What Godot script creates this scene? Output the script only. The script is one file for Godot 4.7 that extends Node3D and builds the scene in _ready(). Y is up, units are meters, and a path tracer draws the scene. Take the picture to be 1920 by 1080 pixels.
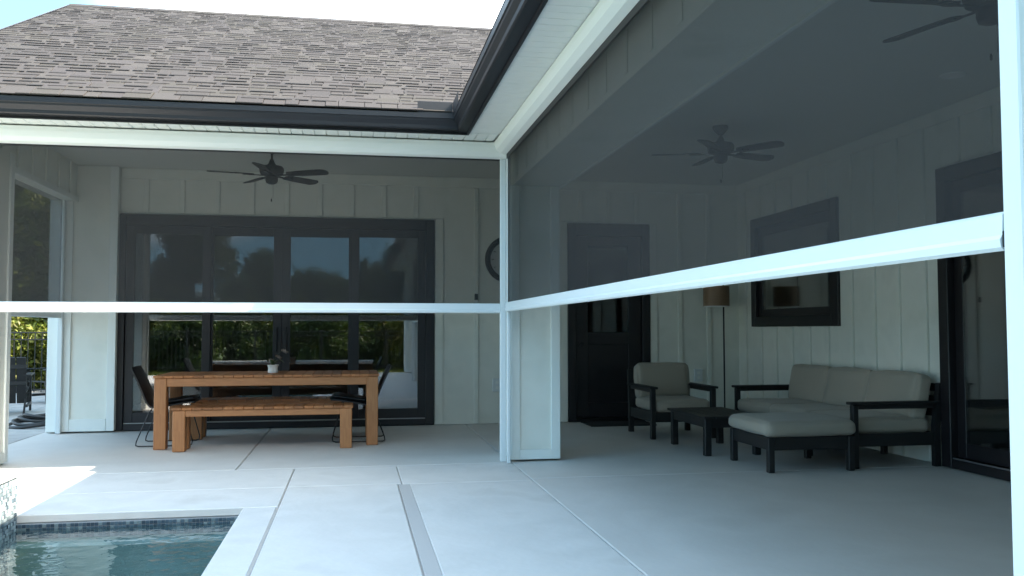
extends Node3D

const PAINT_Z := -11.45      # face of the back wall
const CEIL := 3.19
const EAVE_Y := 3.088
const EAVE_Z := -7.62
const EAVE_X := 0.838
const PITCH := 0.484
const GABLE_X := -3.62
const RIDGE_Z := -12.86

var M := {}
var rng := RandomNumberGenerator.new()
var used_names := {}
var box_cache := {}
var boards := []

# ------------------------------------------------------------------ helpers
func numbered(called: String) -> String:
	if not used_names.has(called):
		used_names[called] = 0
		return called
	used_names[called] += 1
	return "%s_%03d" % [called, used_names[called]]

func part(called: String, mesh: Mesh, mat: Material, parent: Node, pos := Vector3.ZERO, rot := Vector3.ZERO) -> MeshInstance3D:
	var o := MeshInstance3D.new()
	o.name = called
	o.mesh = mesh
	if mat:
		o.material_override = mat
	o.position = pos
	o.rotation = rot
	parent.add_child(o, true)
	return o

func thing(called: String, label: String, category: String, at := Vector3.ZERO, turn := 0.0, group := "") -> Node3D:
	var o := Node3D.new()
	o.name = numbered(called)
	o.position = at
	o.rotation.y = turn
	o.set_meta("label", label)
	o.set_meta("category", category)
	if group != "":
		o.set_meta("group", group)
	add_child(o)
	return o

func struct(called: String, mesh: Mesh, mat: Material, at := Vector3.ZERO, label := "", category := "") -> MeshInstance3D:
	var o := part(numbered(called), mesh, mat, self, at)
	o.set_meta("kind", "structure")
	if label != "":
		o.set_meta("label", label)
		o.set_meta("category", category)
	return o

func quad(st: SurfaceTool, a: Vector3, b: Vector3, c: Vector3, d: Vector3) -> void:
	# corners counter-clockwise seen from outside; emitted clockwise
	st.add_vertex(a); st.add_vertex(c); st.add_vertex(b)
	st.add_vertex(a); st.add_vertex(d); st.add_vertex(c)

func flat() -> SurfaceTool:
	var st := SurfaceTool.new()
	st.begin(Mesh.PRIMITIVE_TRIANGLES)
	st.set_smooth_group(-1)
	return st

func done(st: SurfaceTool) -> ArrayMesh:
	st.generate_normals()
	return st.commit()

# a box with chamfered edges, added to st
func add_box(st: SurfaceTool, lo: Vector3, hi: Vector3, b := 0.004) -> void:
	var c := (lo + hi) * 0.5
	var h := (hi - lo) * 0.5
	b = minf(b, minf(h.x, minf(h.y, h.z)) * 0.6)
	var i := h - Vector3(b, b, b)
	for ax in 3:
		var u := (ax + 1) % 3
		var v := (ax + 2) % 3
		for s in [-1.0, 1.0]:
			var p := []
			for q in [[-1, -1], [1, -1], [1, 1], [-1, 1]]:
				var w := Vector3.ZERO
				w[ax] = s * h[ax]; w[u] = q[0] * i[u]; w[v] = q[1] * i[v]
				p.append(c + w)
			if s > 0:
				quad(st, p[0], p[1], p[2], p[3])
			else:
				quad(st, p[3], p[2], p[1], p[0])
		for su in [-1.0, 1.0]:
			for sv in [-1.0, 1.0]:
				var e := []
				for q in [[-1, 0], [1, 0], [1, 1], [-1, 1]]:
					var w := Vector3.ZERO
					w[ax] = q[0] * i[ax]
					w[u] = su * (h[u] if q[1] == 0 else i[u])
					w[v] = sv * (i[v] if q[1] == 0 else h[v])
					e.append(c + w)
				if su * sv > 0:
					quad(st, e[0], e[3], e[2], e[1])
				else:
					quad(st, e[0], e[1], e[2], e[3])
	for sx in [-1.0, 1.0]:
		for sy in [-1.0, 1.0]:
			for sz in [-1.0, 1.0]:
				var s3 := Vector3(sx, sy, sz)
				var a := c + s3 * Vector3(h.x, i.y, i.z)
				var d := c + s3 * Vector3(i.x, h.y, i.z)
				var e := c + s3 * Vector3(i.x, i.y, h.z)
				if sx * sy * sz > 0:
					st.add_vertex(a); st.add_vertex(e); st.add_vertex(d)
				else:
					st.add_vertex(a); st.add_vertex(d); st.add_vertex(e)

func box(size: Vector3, b := 0.004) -> ArrayMesh:
	var key := "%.4f,%.4f,%.4f,%.4f" % [size.x, size.y, size.z, b]
	if not box_cache.has(key):
		var st := flat()
		add_box(st, -size * 0.5, size * 0.5, b)
		box_cache[key] = done(st)
	return box_cache[key]

# a box part given by its two corners; its node sits at its centre
func slab(called: String, lo: Vector3, hi: Vector3, mat: Material, parent: Node, b := 0.004) -> MeshInstance3D:
	return part(called, box(hi - lo, b), mat, parent, (lo + hi) * 0.5)

func ring(c: Vector3, t: Vector3, ref: Vector3, r: float, n: int) -> Array:
	var a := ref.cross(t).normalized()
	var b := t.cross(a).normalized()
	var out := []
	for k in n:
		var f := TAU * k / n
		out.append(c + (a * cos(f) + b * sin(f)) * r)
	return out

func add_tube(st: SurfaceTool, pts: Array, r, n := 8) -> void:
	st.set_smooth_group(0)
	var prev := []
	var t0: Vector3 = (pts[1] - pts[0]).normalized()
	var ref := Vector3.UP if absf(t0.y) < 0.9 else Vector3.RIGHT
	for k in pts.size():
		var t: Vector3
		if k == 0:
			t = pts[1] - pts[0]
		elif k == pts.size() - 1:
			t = pts[k] - pts[k - 1]
		else:
			t = (pts[k + 1] - pts[k]).normalized() + (pts[k] - pts[k - 1]).normalized()
		t = t.normalized()
		if absf(t.dot(ref)) > 0.98:
			ref = Vector3.RIGHT if absf(t.x) < 0.9 else Vector3.BACK
		var rad: float = r[k] if r is Array else r
		var cur := ring(pts[k], t, ref, rad, n)
		var bt: Vector3 = ref.cross(t).normalized()
		ref = t.cross(bt).normalized()
		if k > 0:
			for j in n:
				quad(st, prev[j], prev[(j + 1) % n], cur[(j + 1) % n], cur[j])
		prev = cur
		if k == 0:
			for j in range(1, n - 1):
				st.add_vertex(cur[0]); st.add_vertex(cur[j]); st.add_vertex(cur[j + 1])
		if k == pts.size() - 1:
			for j in range(1, n - 1):
				st.add_vertex(cur[0]); st.add_vertex(cur[j + 1]); st.add_vertex(cur[j])
	st.set_smooth_group(-1)

func tube(pts: Array, r, n := 8) -> ArrayMesh:
	var st := flat()
	add_tube(st, pts, r, n)
	return done(st)

# revolve a profile of (radius, height) round y, listed from bottom to top
func lathe(prof: Array, n := 24) -> ArrayMesh:
	var st := flat()
	for k in prof.size() - 1:
		st.set_smooth_group(k if absf(prof[k].x - prof[k + 1].x) > 2.0 * absf(prof[k].y - prof[k + 1].y) else 200)
		for j in n:
			var f := TAU * j / n
			var g := TAU * (j + 1) / n
			var p: Vector2 = prof[k]
			var q: Vector2 = prof[k + 1]
			quad(st, Vector3(p.x * cos(f), p.y, -p.x * sin(f)), Vector3(p.x * cos(g), p.y, -p.x * sin(g)), Vector3(q.x * cos(g), q.y, -q.x * sin(g)), Vector3(q.x * cos(f), q.y, -q.x * sin(f)))
	return done(st)

# a closed outline (x, y), counter-clockwise, drawn out along z from z0 to z1
func prism(outline: PackedVector2Array, z0: float, z1: float, smooth := false) -> ArrayMesh:
	var st := flat()
	if smooth:
		st.set_smooth_group(5)
	var n := outline.size()
	for k in n:
		var a := outline[k]
		var b := outline[(k + 1) % n]
		quad(st, Vector3(a.x, a.y, z1), Vector3(a.x, a.y, z0), Vector3(b.x, b.y, z0), Vector3(b.x, b.y, z1))
	st.set_smooth_group(-1)
	var tri := Geometry2D.triangulate_polygon(outline)
	for k in range(0, tri.size(), 3):
		var p := [outline[tri[k]], outline[tri[k + 1]], outline[tri[k + 2]]]
		if (p[1] - p[0]).cross(p[2] - p[0]) < 0:
			p.reverse()
		st.add_vertex(Vector3(p[0].x, p[0].y, z1)); st.add_vertex(Vector3(p[2].x, p[2].y, z1)); st.add_vertex(Vector3(p[1].x, p[1].y, z1))
		st.add_vertex(Vector3(p[0].x, p[0].y, z0)); st.add_vertex(Vector3(p[1].x, p[1].y, z0)); st.add_vertex(Vector3(p[2].x, p[2].y, z0))
	return done(st)

# a stuffed cushion: rounded, a little swollen, uneven
func cushion(size: Vector3, r: float, puff: float, seed_: int) -> ArrayMesh:
	var st := flat()
	st.set_smooth_group(0)
	var n := 14
	var h := size * 0.5
	var noise := FastNoiseLite.new()
	noise.seed = seed_
	noise.frequency = 2.0
	var at := func(p: Vector3) -> Vector3:
		# p on the cube of side 2
		var q := p * h
		var inner := Vector3(clampf(q.x, -h.x + r, h.x - r), clampf(q.y, -h.y + r, h.y - r), clampf(q.z, -h.z + r, h.z - r))
		var d := q - inner
		if d.length() > 1e-6:
			q = inner + d.normalized() * r
		var nb := Vector3((1 - p.y * p.y) * (1 - p.z * p.z), (1 - p.x * p.x) * (1 - p.z * p.z), (1 - p.x * p.x) * (1 - p.y * p.y))
		q += Vector3(p.x * sqrt(maxf(nb.x, 0)), p.y * sqrt(maxf(nb.y, 0)), p.z * sqrt(maxf(nb.z, 0))) * puff
		q += p.normalized() * noise.get_noise_3dv(q * 1.6) * 0.013
		return q
	for ax in 3:
		var u := (ax + 1) % 3
		var v := (ax + 2) % 3
		for s in [-1.0, 1.0]:
			for a in n:
				for b in n:
					var p := []
					for q in [[0, 0], [1, 0], [1, 1], [0, 1]]:
						var w := Vector3.ZERO
						w[ax] = s
						w[u] = sin((2.0 * (a + q[0]) / n - 1.0) * PI / 2)
						w[v] = sin((2.0 * (b + q[1]) / n - 1.0) * PI / 2)
						p.append(at.call(w))
					if s > 0:
						quad(st, p[0], p[1], p[2], p[3])
					else:
						quad(st, p[3], p[2], p[1], p[0])
	return done(st)

# a curved sheet: profile of (z, y) points swept over a width in x, with thickness
func sheet(prof: Array, width: float, thick: float, dish: float) -> ArrayMesh:
	var st := flat()
	st.set_smooth_group(0)
	var n := 8
	var grid := []
	for side in [0.5, -0.5]:
		var rows := []
		for k in prof.size():
			var a: Vector2 = prof[maxi(k - 1, 0)]
			var b: Vector2 = prof[mini(k + 1, prof.size() - 1)]
			var nn := Vector2(-(b.y - a.y), b.x - a.x).normalized()
			var f := float(k) / (prof.size() - 1)
			var wd := width * (1.0 - 0.12 * pow(absf(2 * f - 1), 4))
			var row := []
			for j in n + 1:
				var x := 2.0 * j / n - 1.0
				var p: Vector2 = prof[k] - nn * (thick * side) * 1.0
				p += nn * -dish * x * x * -1.0
				row.append(Vector3(x * wd * 0.5, p.y, p.x))
			rows.append(row)
		grid.append(rows)
	var kk := prof.size()
	for k in kk - 1:
		for j in n:
			quad(st, grid[0][k][j], grid[0][k][j + 1], grid[0][k + 1][j + 1], grid[0][k + 1][j])
			quad(st, grid[1][k][j + 1], grid[1][k][j], grid[1][k + 1][j], grid[1][k + 1][j + 1])
	st.set_smooth_group(-1)
	for k in kk - 1:
		quad(st, grid[0][k][0], grid[0][k + 1][0], grid[1][k + 1][0], grid[1][k][0])
		quad(st, grid[0][k][n], grid[1][k][n], grid[1][k + 1][n], grid[0][k + 1][n])
	for j in n:
		quad(st, grid[0][0][j], grid[1][0][j], grid[1][0][j + 1], grid[0][0][j + 1])
		quad(st, grid[0][kk - 1][j], grid[0][kk - 1][j + 1], grid[1][kk - 1][j + 1], grid[1][kk - 1][j])
	return done(st)

# ------------------------------------------------------------------ materials
func lin(r: float, g: float, b: float, a := 1.0) -> Color:
	var c := Color(r, g, b).linear_to_srgb()
	c.a = a
	return c

func mat(called: String, c: Color, rough := 0.5, metal := 0.0) -> StandardMaterial3D:
	var m := StandardMaterial3D.new()
	m.resource_name = called
	m.albedo_color = c
	m.roughness = rough
	m.metallic = metal
	M[called] = m
	return m

func noise_tex(w: int, h: int, fn: Callable) -> ImageTexture:
	var im := Image.create(w, h, false, Image.FORMAT_RGB8)
	for y in h:
		for x in w:
			im.set_pixel(x, y, fn.call(x, y))
	im.generate_mipmaps()
	return ImageTexture.create_from_image(im)

func noise_of(seed_: int, freq: float, oct := 4, kind := FastNoiseLite.TYPE_SIMPLEX_SMOOTH) -> FastNoiseLite:
	var n := FastNoiseLite.new()
	n.seed = seed_
	n.frequency = freq
	n.noise_type = kind
	n.fractal_octaves = oct
	return n

func seamless(seed_: int, freq: float, w: int, oct := 4) -> NoiseTexture2D:
	var t := NoiseTexture2D.new()
	t.width = w
	t.height = w
	t.seamless = true
	t.noise = noise_of(seed_, freq, oct)
	return t

func ramp(cols: Array) -> Gradient:
	var g := Gradient.new()
	g.offsets = PackedFloat32Array()
	g.colors = PackedColorArray()
	var off := PackedFloat32Array()
	var cc := PackedColorArray()
	for k in cols.size():
		off.append(float(k) / (cols.size() - 1))
		cc.append(cols[k])
	g.offsets = off
	g.colors = cc
	return g

func tinted(m: StandardMaterial3D, seed_: int, freq: float, cols: Array, scale_: float, world := true) -> void:
	var t := seamless(seed_, freq, 512)
	t.color_ramp = ramp(cols)
	m.albedo_color = Color.WHITE
	m.albedo_texture = t
	m.uv1_triplanar = true
	m.uv1_world_triplanar = world
	m.uv1_scale = Vector3.ONE * scale_

func relief(m: StandardMaterial3D, seed_: int, freq: float, depth: float, scale_: float, world := true) -> void:
	m.heightmap_enabled = true
	m.heightmap_texture = seamless(seed_, freq, 512)
	m.heightmap_scale = depth
	m.uv1_triplanar = true
	m.uv1_world_triplanar = world
	m.uv1_scale = Vector3.ONE * scale_

func wood(called: String, along_v: bool, dark: Color, light: Color, rough: float) -> void:
	var a := noise_of(11, 0.02, 4)
	var b := noise_of(12, 0.008, 2)
	var t := noise_tex(512, 512, func(x, y):
		var u: float = y if along_v else x
		var v: float = x if along_v else y
		var g := 0.5 + 0.5 * a.get_noise_2d(u * 0.12, v * 3.2)
		var l := 0.5 + 0.5 * b.get_noise_2d(u * 0.6, v * 1.5)
		return dark.lerp(light, clampf(0.25 + 0.55 * g + 0.4 * (l - 0.5), 0, 1)))
	var m := mat(called, Color.WHITE, rough)
	m.albedo_texture = t
	m.uv1_triplanar = true
	m.uv1_scale = Vector3.ONE * 1.6

func make_materials() -> void:
	var m: StandardMaterial3D
	m = mat("paint", lin(0.76, 0.78, 0.75), 0.55)
	tinted(m, 3, 0.006, [lin(0.71, 0.72, 0.645), lin(0.785, 0.79, 0.715), lin(0.75, 0.755, 0.68)], 0.5)
	m = mat("trim", lin(0.78, 0.81, 0.77), 0.42)
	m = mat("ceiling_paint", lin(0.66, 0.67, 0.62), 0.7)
	m = mat("aluminium_white", lin(0.69, 0.735, 0.735), 0.32)
	m = mat("gutter_black", lin(0.012, 0.012, 0.015), 0.42)
	m = mat("frame_black", lin(0.010, 0.0085, 0.0105), 0.42)
	m = mat("fan_black", lin(0.012, 0.012, 0.014), 0.55)
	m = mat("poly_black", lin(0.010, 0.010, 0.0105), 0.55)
	m = mat("steel_dark", lin(0.02, 0.02, 0.022), 0.35, 0.6)
	m = mat("sill_metal", lin(0.45, 0.45, 0.46), 0.35, 0.8)
	# insect mesh: a fine dark weave, a little more than half closed
	m = mat("mesh_front", lin(0.020, 0.020, 0.019, 0.35), 0.85)
	m.transparency = BaseMaterial3D.TRANSPARENCY_ALPHA
	m.cull_mode = BaseMaterial3D.CULL_DISABLED
	m = mat("mesh_side", lin(0.012, 0.012, 0.012, 0.48), 0.85)
	m.transparency = BaseMaterial3D.TRANSPARENCY_ALPHA
	m.cull_mode = BaseMaterial3D.CULL_DISABLED
	m = mat("glass", Color(0.02, 0.03, 0.03, 0.06), 0.012)
	m.transparency = BaseMaterial3D.TRANSPARENCY_ALPHA
	m.metallic_specular = 0.9
	# concrete: pale, cloudy, with a fine broom finish
	m = mat("concrete", lin(0.6, 0.6, 0.6), 0.72)
	tinted(m, 21, 0.006, [lin(0.53, 0.515, 0.49), lin(0.615, 0.605, 0.585), lin(0.575, 0.565, 0.545), lin(0.63, 0.62, 0.60)], 0.33)
	m.heightmap_enabled = true
	m.heightmap_texture = seamless(22, 0.09, 512, 3)
	m.heightmap_scale = 0.12
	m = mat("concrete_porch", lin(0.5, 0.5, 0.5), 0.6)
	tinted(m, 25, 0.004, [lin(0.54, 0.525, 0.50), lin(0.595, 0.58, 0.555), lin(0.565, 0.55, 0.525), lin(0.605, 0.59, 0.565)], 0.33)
	m.heightmap_enabled = true
	m.heightmap_texture = M["concrete"].heightmap_texture
	m.heightmap_scale = 0.1
	m = mat("paver", lin(0.3, 0.3, 0.3), 0.8)
	tinted(m, 27, 0.01, [lin(0.27, 0.26, 0.25), lin(0.38, 0.37, 0.36), lin(0.31, 0.30, 0.29)], 0.4)
	m = mat("joint", lin(0.36, 0.345, 0.33), 0.9)
	m = mat("drain_plate", lin(0.47, 0.46, 0.45), 0.6)
	m = mat("soil", lin(0.09, 0.075, 0.055), 0.95)
	m = mat("lawn", lin(0.06, 0.10, 0.03), 0.95)
	tinted(m, 31, 0.02, [lin(0.035, 0.065, 0.018), lin(0.07, 0.115, 0.03), lin(0.09, 0.12, 0.04), lin(0.05, 0.085, 0.022)], 0.12)
	m = mat("plaster_pool", lin(0.34, 0.44, 0.46), 0.7)
	tinted(m, 33, 0.008, [lin(0.12, 0.235, 0.245), lin(0.19, 0.32, 0.325), lin(0.15, 0.275, 0.285)], 0.6)
	m = mat("water", lin(0.02, 0.085, 0.085, 0.18), 0.015)
	m.transparency = BaseMaterial3D.TRANSPARENCY_ALPHA
	m.normal_enabled = true
	var nt := seamless(35, 0.012, 512, 3)
	nt.as_normal_map = true
	nt.bump_strength = 5.0
	m.normal_texture = nt
	m.normal_scale = 0.34
	m.uv1_triplanar = true
	m.uv1_world_triplanar = true
	m.uv1_scale = Vector3(0.9, 0.9, 0.9)
	m = mat("mosaic", Color.WHITE, 0.18)
	m.vertex_color_use_as_albedo = true
	m = mat("grout", lin(0.17, 0.19, 0.20), 0.85)
	wood("wood_x", false, lin(0.27, 0.105, 0.036), lin(0.47, 0.215, 0.082), 0.5)
	wood("wood_y", true, lin(0.27, 0.105, 0.036), lin(0.47, 0.215, 0.082), 0.5)
	for k in 3:
		var wv: StandardMaterial3D = M["wood_y"].duplicate()
		wv.albedo_color = [Color(0.86, 0.84, 0.82), Color(1.0, 0.97, 0.93), Color(1.06, 1.04, 1.02)][k].clamp()
		wv.uv1_offset = Vector3(0.37 * k, 0.21 * k, 0.11 * k)
		M["wood_slat_%d" % k] = wv
	wood("veneer", false, lin(0.19, 0.115, 0.065), lin(0.28, 0.18, 0.105), 0.5)
	m = mat("cushion", lin(0.47, 0.445, 0.40), 0.9)
	tinted(m, 41, 0.25, [lin(0.31, 0.278, 0.225), lin(0.395, 0.355, 0.295)], 2.2, false)
	m.rim_enabled = true
	m.rim = 0.3
	m.heightmap_enabled = true
	m.heightmap_texture = seamless(42, 0.3, 512, 2)
	m.heightmap_scale = 0.06
	m = mat("shell_black", lin(0.012, 0.012, 0.013), 0.5)
	m = mat("ceramic", lin(0.78, 0.77, 0.74), 0.3)
	m = mat("leaf_dark", lin(0.03, 0.055, 0.02), 0.5)
	m = mat("petal", lin(0.22, 0.19, 0.17), 0.6)
	m = mat("clock_face", lin(0.45, 0.46, 0.44), 0.6)
	m = mat("mat_black", lin(0.012, 0.012, 0.012), 0.95)
	m = mat("hose", lin(0.015, 0.014, 0.014), 0.5)
	m = mat("bark", lin(0.16, 0.125, 0.09), 0.9)
	tinted(m, 45, 0.03, [lin(0.10, 0.08, 0.06), lin(0.22, 0.18, 0.14)], 1.0)
	m = mat("leaves", Color.WHITE, 0.5)
	m.vertex_color_use_as_albedo = true
	m.cull_mode = BaseMaterial3D.CULL_DISABLED
	m.backlight_enabled = true
	m.backlight = Color(0.75, 0.8, 0.35)
	m = mat("fence_black", lin(0.012, 0.012, 0.012), 0.45)
	m = mat("stone_cap", lin(0.30, 0.30, 0.29), 0.7)
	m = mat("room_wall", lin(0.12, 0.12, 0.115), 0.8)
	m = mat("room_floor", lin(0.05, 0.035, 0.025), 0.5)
	m = mat("shingle_any", Color.WHITE, 0.93)
	m.vertex_color_use_as_albedo = true
	m.heightmap_enabled = true
	m.heightmap_texture = seamless(47, 0.35, 512, 2)
	m.heightmap_scale = 0.25
	m.uv1_triplanar = true
	m.uv1_scale = Vector3.ONE * 1.5
	for k in shingle_tones.size():
		var c: Color = shingle_tones[k]
		m = mat("shingle_%d" % k, Color.WHITE, 0.93)
		tinted(m, 50 + k, 0.2, [lin(c.r * 0.8, c.g * 0.8, c.b * 0.8), lin(c.r * 1.2, c.g * 1.2, c.b * 1.2)], 1.5)
		m.heightmap_enabled = true
		m.heightmap_texture = M["shingle_any"].heightmap_texture
		m.heightmap_scale = 0.25
	m = mat("shingle_under", lin(0.04, 0.037, 0.036), 0.95)

var shingle_tones := [Color(0.043, 0.037, 0.036), Color(0.040, 0.035, 0.033), Color(0.048, 0.042, 0.040), Color(0.044, 0.039, 0.034), Color(0.037, 0.032, 0.032), Color(0.045, 0.039, 0.039), Color(0.051, 0.045, 0.042)]

# ------------------------------------------------------------------ sky
func make_sky() -> Sky:
	var w := 1024
	var h := 512
	var im := Image.create(w, h, false, Image.FORMAT_RGBF)
	var n := noise_of(SKY_SEED, 1.5, 5)
	var n2 := noise_of(SKY_SEED + 7, 0.7, 3)
	for y in h:
		var el := PI * (0.5 - (y + 0.5) / h)
		var s := sin(el)
		for x in w:
			var az := TAU * (x + 0.5) / w
			var d := Vector3(sin(az) * cos(el), s, -cos(az) * cos(el))
			var up := maxf(s, 0.0)
			var base := Color(0.16, 0.33, 0.43).lerp(Color(0.05, 0.18, 0.34), pow(up, 0.5))
			var p := d / (0.25 + up)
			var cl := 0.5 + 0.5 * n.get_noise_3d(p.x * 0.55, p.y * 0.5, p.z * 0.9) + 0.45 * n2.get_noise_3d(d.x * 1.4, d.y * 1.4, d.z * 1.4)
			cl = smoothstep(0.47, 0.84, cl) * 0.95
			var c := base.lerp(Color(0.96, 0.94, 0.90), cl)
			if s < 0:
				c = Color(0.25, 0.28, 0.25)
			im.set_pixel(x, y, c)
	var pm := PanoramaSkyMaterial.new()
	pm.panorama = ImageTexture.create_from_image(im)
	var sky := Sky.new()
	sky.sky_material = pm
	return sky

const SKY_SEED := 398

# ------------------------------------------------------------------ scene
func _ready() -> void:
	rng.seed = 4711
	# camera
	var cam := Camera3D.new()
	cam.name = "camera"
	cam.fov = 35.84
	cam.near = 0.05
	cam.far = 600.0
	cam.position = Vector3(0, 1.21, 0)
	cam.rotation = Vector3(0.047235, -0.17569, -0.00105)
	add_child(cam)
	cam.current = true
	# sky
	var we := WorldEnvironment.new()
	we.name = "world_environment"
	var env := Environment.new()
	env.background_mode = Environment.BG_SKY
	env.sky = make_sky()
	env.background_energy_multiplier = 1.0
	env.tonemap_mode = Environment.TONE_MAPPER_LINEAR
	env.tonemap_exposure = 6.5
	env.sdfgi_enabled = true
	env.ssao_enabled = true
	env.ssil_enabled = true
	we.environment = env
	add_child(we)
	# sun: high on the right, a little behind the camera
	var sun := DirectionalLight3D.new()
	sun.name = "sun"
	sun.light_color = Color(1.0, 0.95, 0.87)
	sun.light_energy = 1.0
	sun.light_angular_distance = 0.5
	sun.shadow_enabled = true
	sun.directional_shadow_max_distance = 80.0
	add_child(sun)
	sun.look_at_from_position(Vector3.ZERO, -Vector3(3.04, 3.128, 0.96), Vector3.UP)
	make_materials()
	build_ground()
	build_pool()
	build_house()
	build_screens()
	build_fences()
	build_trees()
	build_fans()
	build_dining()
	build_lounge()
	build_small_things()

# ------------------------------------------------------------------ ground, floors, pool
func flat_sheet(rects: Array, y: float) -> ArrayMesh:
	var st := flat()
	for r in rects:
		quad(st, Vector3(r[0], y, r[3]), Vector3(r[1], y, r[3]), Vector3(r[1], y, r[2]), Vector3(r[0], y, r[2]))
	return done(st)

const POOL_X0 := -7.5
const POOL_X1 := -0.66
const POOL_Z0 := -6.46
const POOL_Z1 := 1.6

func build_ground() -> void:
	var far := 260.0
	struct("lawn", flat_sheet([[-far, far, -far, POOL_Z0], [-far, far, POOL_Z1, far], [-far, POOL_X0, POOL_Z0, POOL_Z1], [POOL_X1, far, POOL_Z0, POOL_Z1]], -0.16), M["lawn"])
	# a dark bed under the slabs shows in the joints
	var y0 := -0.155
	var bed := Node3D.new()
	bed.name = "patio_floor"
	bed.set_meta("kind", "structure")
	add_child(bed)
	part("joint_bed", flat_sheet([[-9.0, 12.0, -19.0, -6.41], [-0.70, 12.0, -6.41, 3.0]], -0.012), M["joint"], bed)
	var g := 0.004
	# x0, x1, z0, z1, under the roof?
	var slabs := [
		[-3.62, -1.0, -11.6, -8.1, 1], [-1.0, 1.43, -11.6, -8.1, 1], [1.43, 5.3, -11.6, -7.2, 1], [1.43, 5.3, -7.2, -3.0, 1], [1.43, 5.3, -3.0, 3.0, 1],
		[-3.62, -0.5, -8.1, -7.15, 0], [-0.5, 0.385, -8.1, -7.15, 0], [0.385, 1.43, -8.1, -7.12, 0],
		[-0.5, 0.352, -7.15, -2.6, 0], [-0.5, 0.352, -2.6, 3.0, 0], [0.44, 1.43, -7.12, -2.6, 0], [0.44, 1.43, -2.6, 3.0, 0],
		[-3.62, -0.5, -7.15, -6.38, 0]]
	for s in slabs:
		slab("slab", Vector3(s[0] + g, -0.055 if s[3] == -6.38 else -0.15, s[2] + g), Vector3(s[1] - g, 0.0, s[3] - g), M["concrete_porch"] if s[4] == 1 else M["concrete"], bed, 0.006)
	# the lip of the pool: its own poured strip
	slab("coping", Vector3(-0.742, -0.055, -6.38 + g), Vector3(-0.5 - g, 0.0, 3.0), M["concrete"], bed, 0.014)
	# pavers to the left of the house
	var pv := 0
	for ix in 9:
		for iz in 22:
			var x0 := -3.64 - 0.6 * (ix + 1)
			var z0 := -7.2 - 0.6 * (iz + 1) + (0.3 if ix % 2 == 0 else 0.0)
			var p := slab("paver", Vector3(x0 + 0.004, -0.05, z0 + 0.004), Vector3(x0 + 0.596, -0.004 - rng.randf() * 0.004, z0 + 0.596), M["paver"], bed, 0.006)
			pv += 1
	# drain
	var drain := Node3D.new()
	drain.name = "deck_drain"
	drain.set_meta("kind", "structure")
	add_child(drain)
	slab("channel", Vector3(0.350, -0.06, -7.118), Vector3(0.442, -0.03, 3.0), M["joint"], drain, 0.003)
	slab("cover", Vector3(0.357, -0.028, -7.112), Vector3(0.443, -0.001, -4.2), M["drain_plate"], drain, 0.003)
	slab("cover", Vector3(0.357, -0.028, -4.196), Vector3(0.443, -0.001, 3.0), M["drain_plate"], drain, 0.003)

func mosaic(parent: Node, origin: Vector3, du: Vector3, dv: Vector3, nu: int, nv: int, tw: float, th: float, out: Vector3, pale := 0.0) -> void:
	# small glass tiles in rows, too many to count
	var mm := MultiMesh.new()
	mm.transform_format = MultiMesh.TRANSFORM_3D
	mm.use_colors = true
	mm.mesh = box(Vector3(tw - 0.003, th - 0.003, 0.008), 0.0015)
	mm.instance_count = nu * nv
	var bs := Basis(du, dv, out)
	for i in nu:
		for j in nv:
			var p := origin + du * (i + 0.5) * tw + dv * (j + 0.5) * th
			mm.set_instance_transform(i * nv + j, Transform3D(bs, p))
			var t := rng.randf()
			var c := Color(0.025, 0.045, 0.07).lerp(Color(0.08, 0.125, 0.16), rng.randf())
			if t > 0.82:
				c = Color(0.12, 0.17, 0.19).lerp(Color(0.18, 0.23, 0.25), rng.randf())
			elif t < 0.14:
				c = Color(0.03, 0.05, 0.07)
			mm.set_instance_color(i * nv + j, c.lerp(Color(0.42, 0.50, 0.52), pale * rng.randf()))
	var o := MultiMeshInstance3D.new()
	o.name = "mosaic_tiles"
	o.multimesh = mm
	o.material_override = M["mosaic"]
	o.set_meta("kind", "stuff")
	parent.add_child(o, true)

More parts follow.
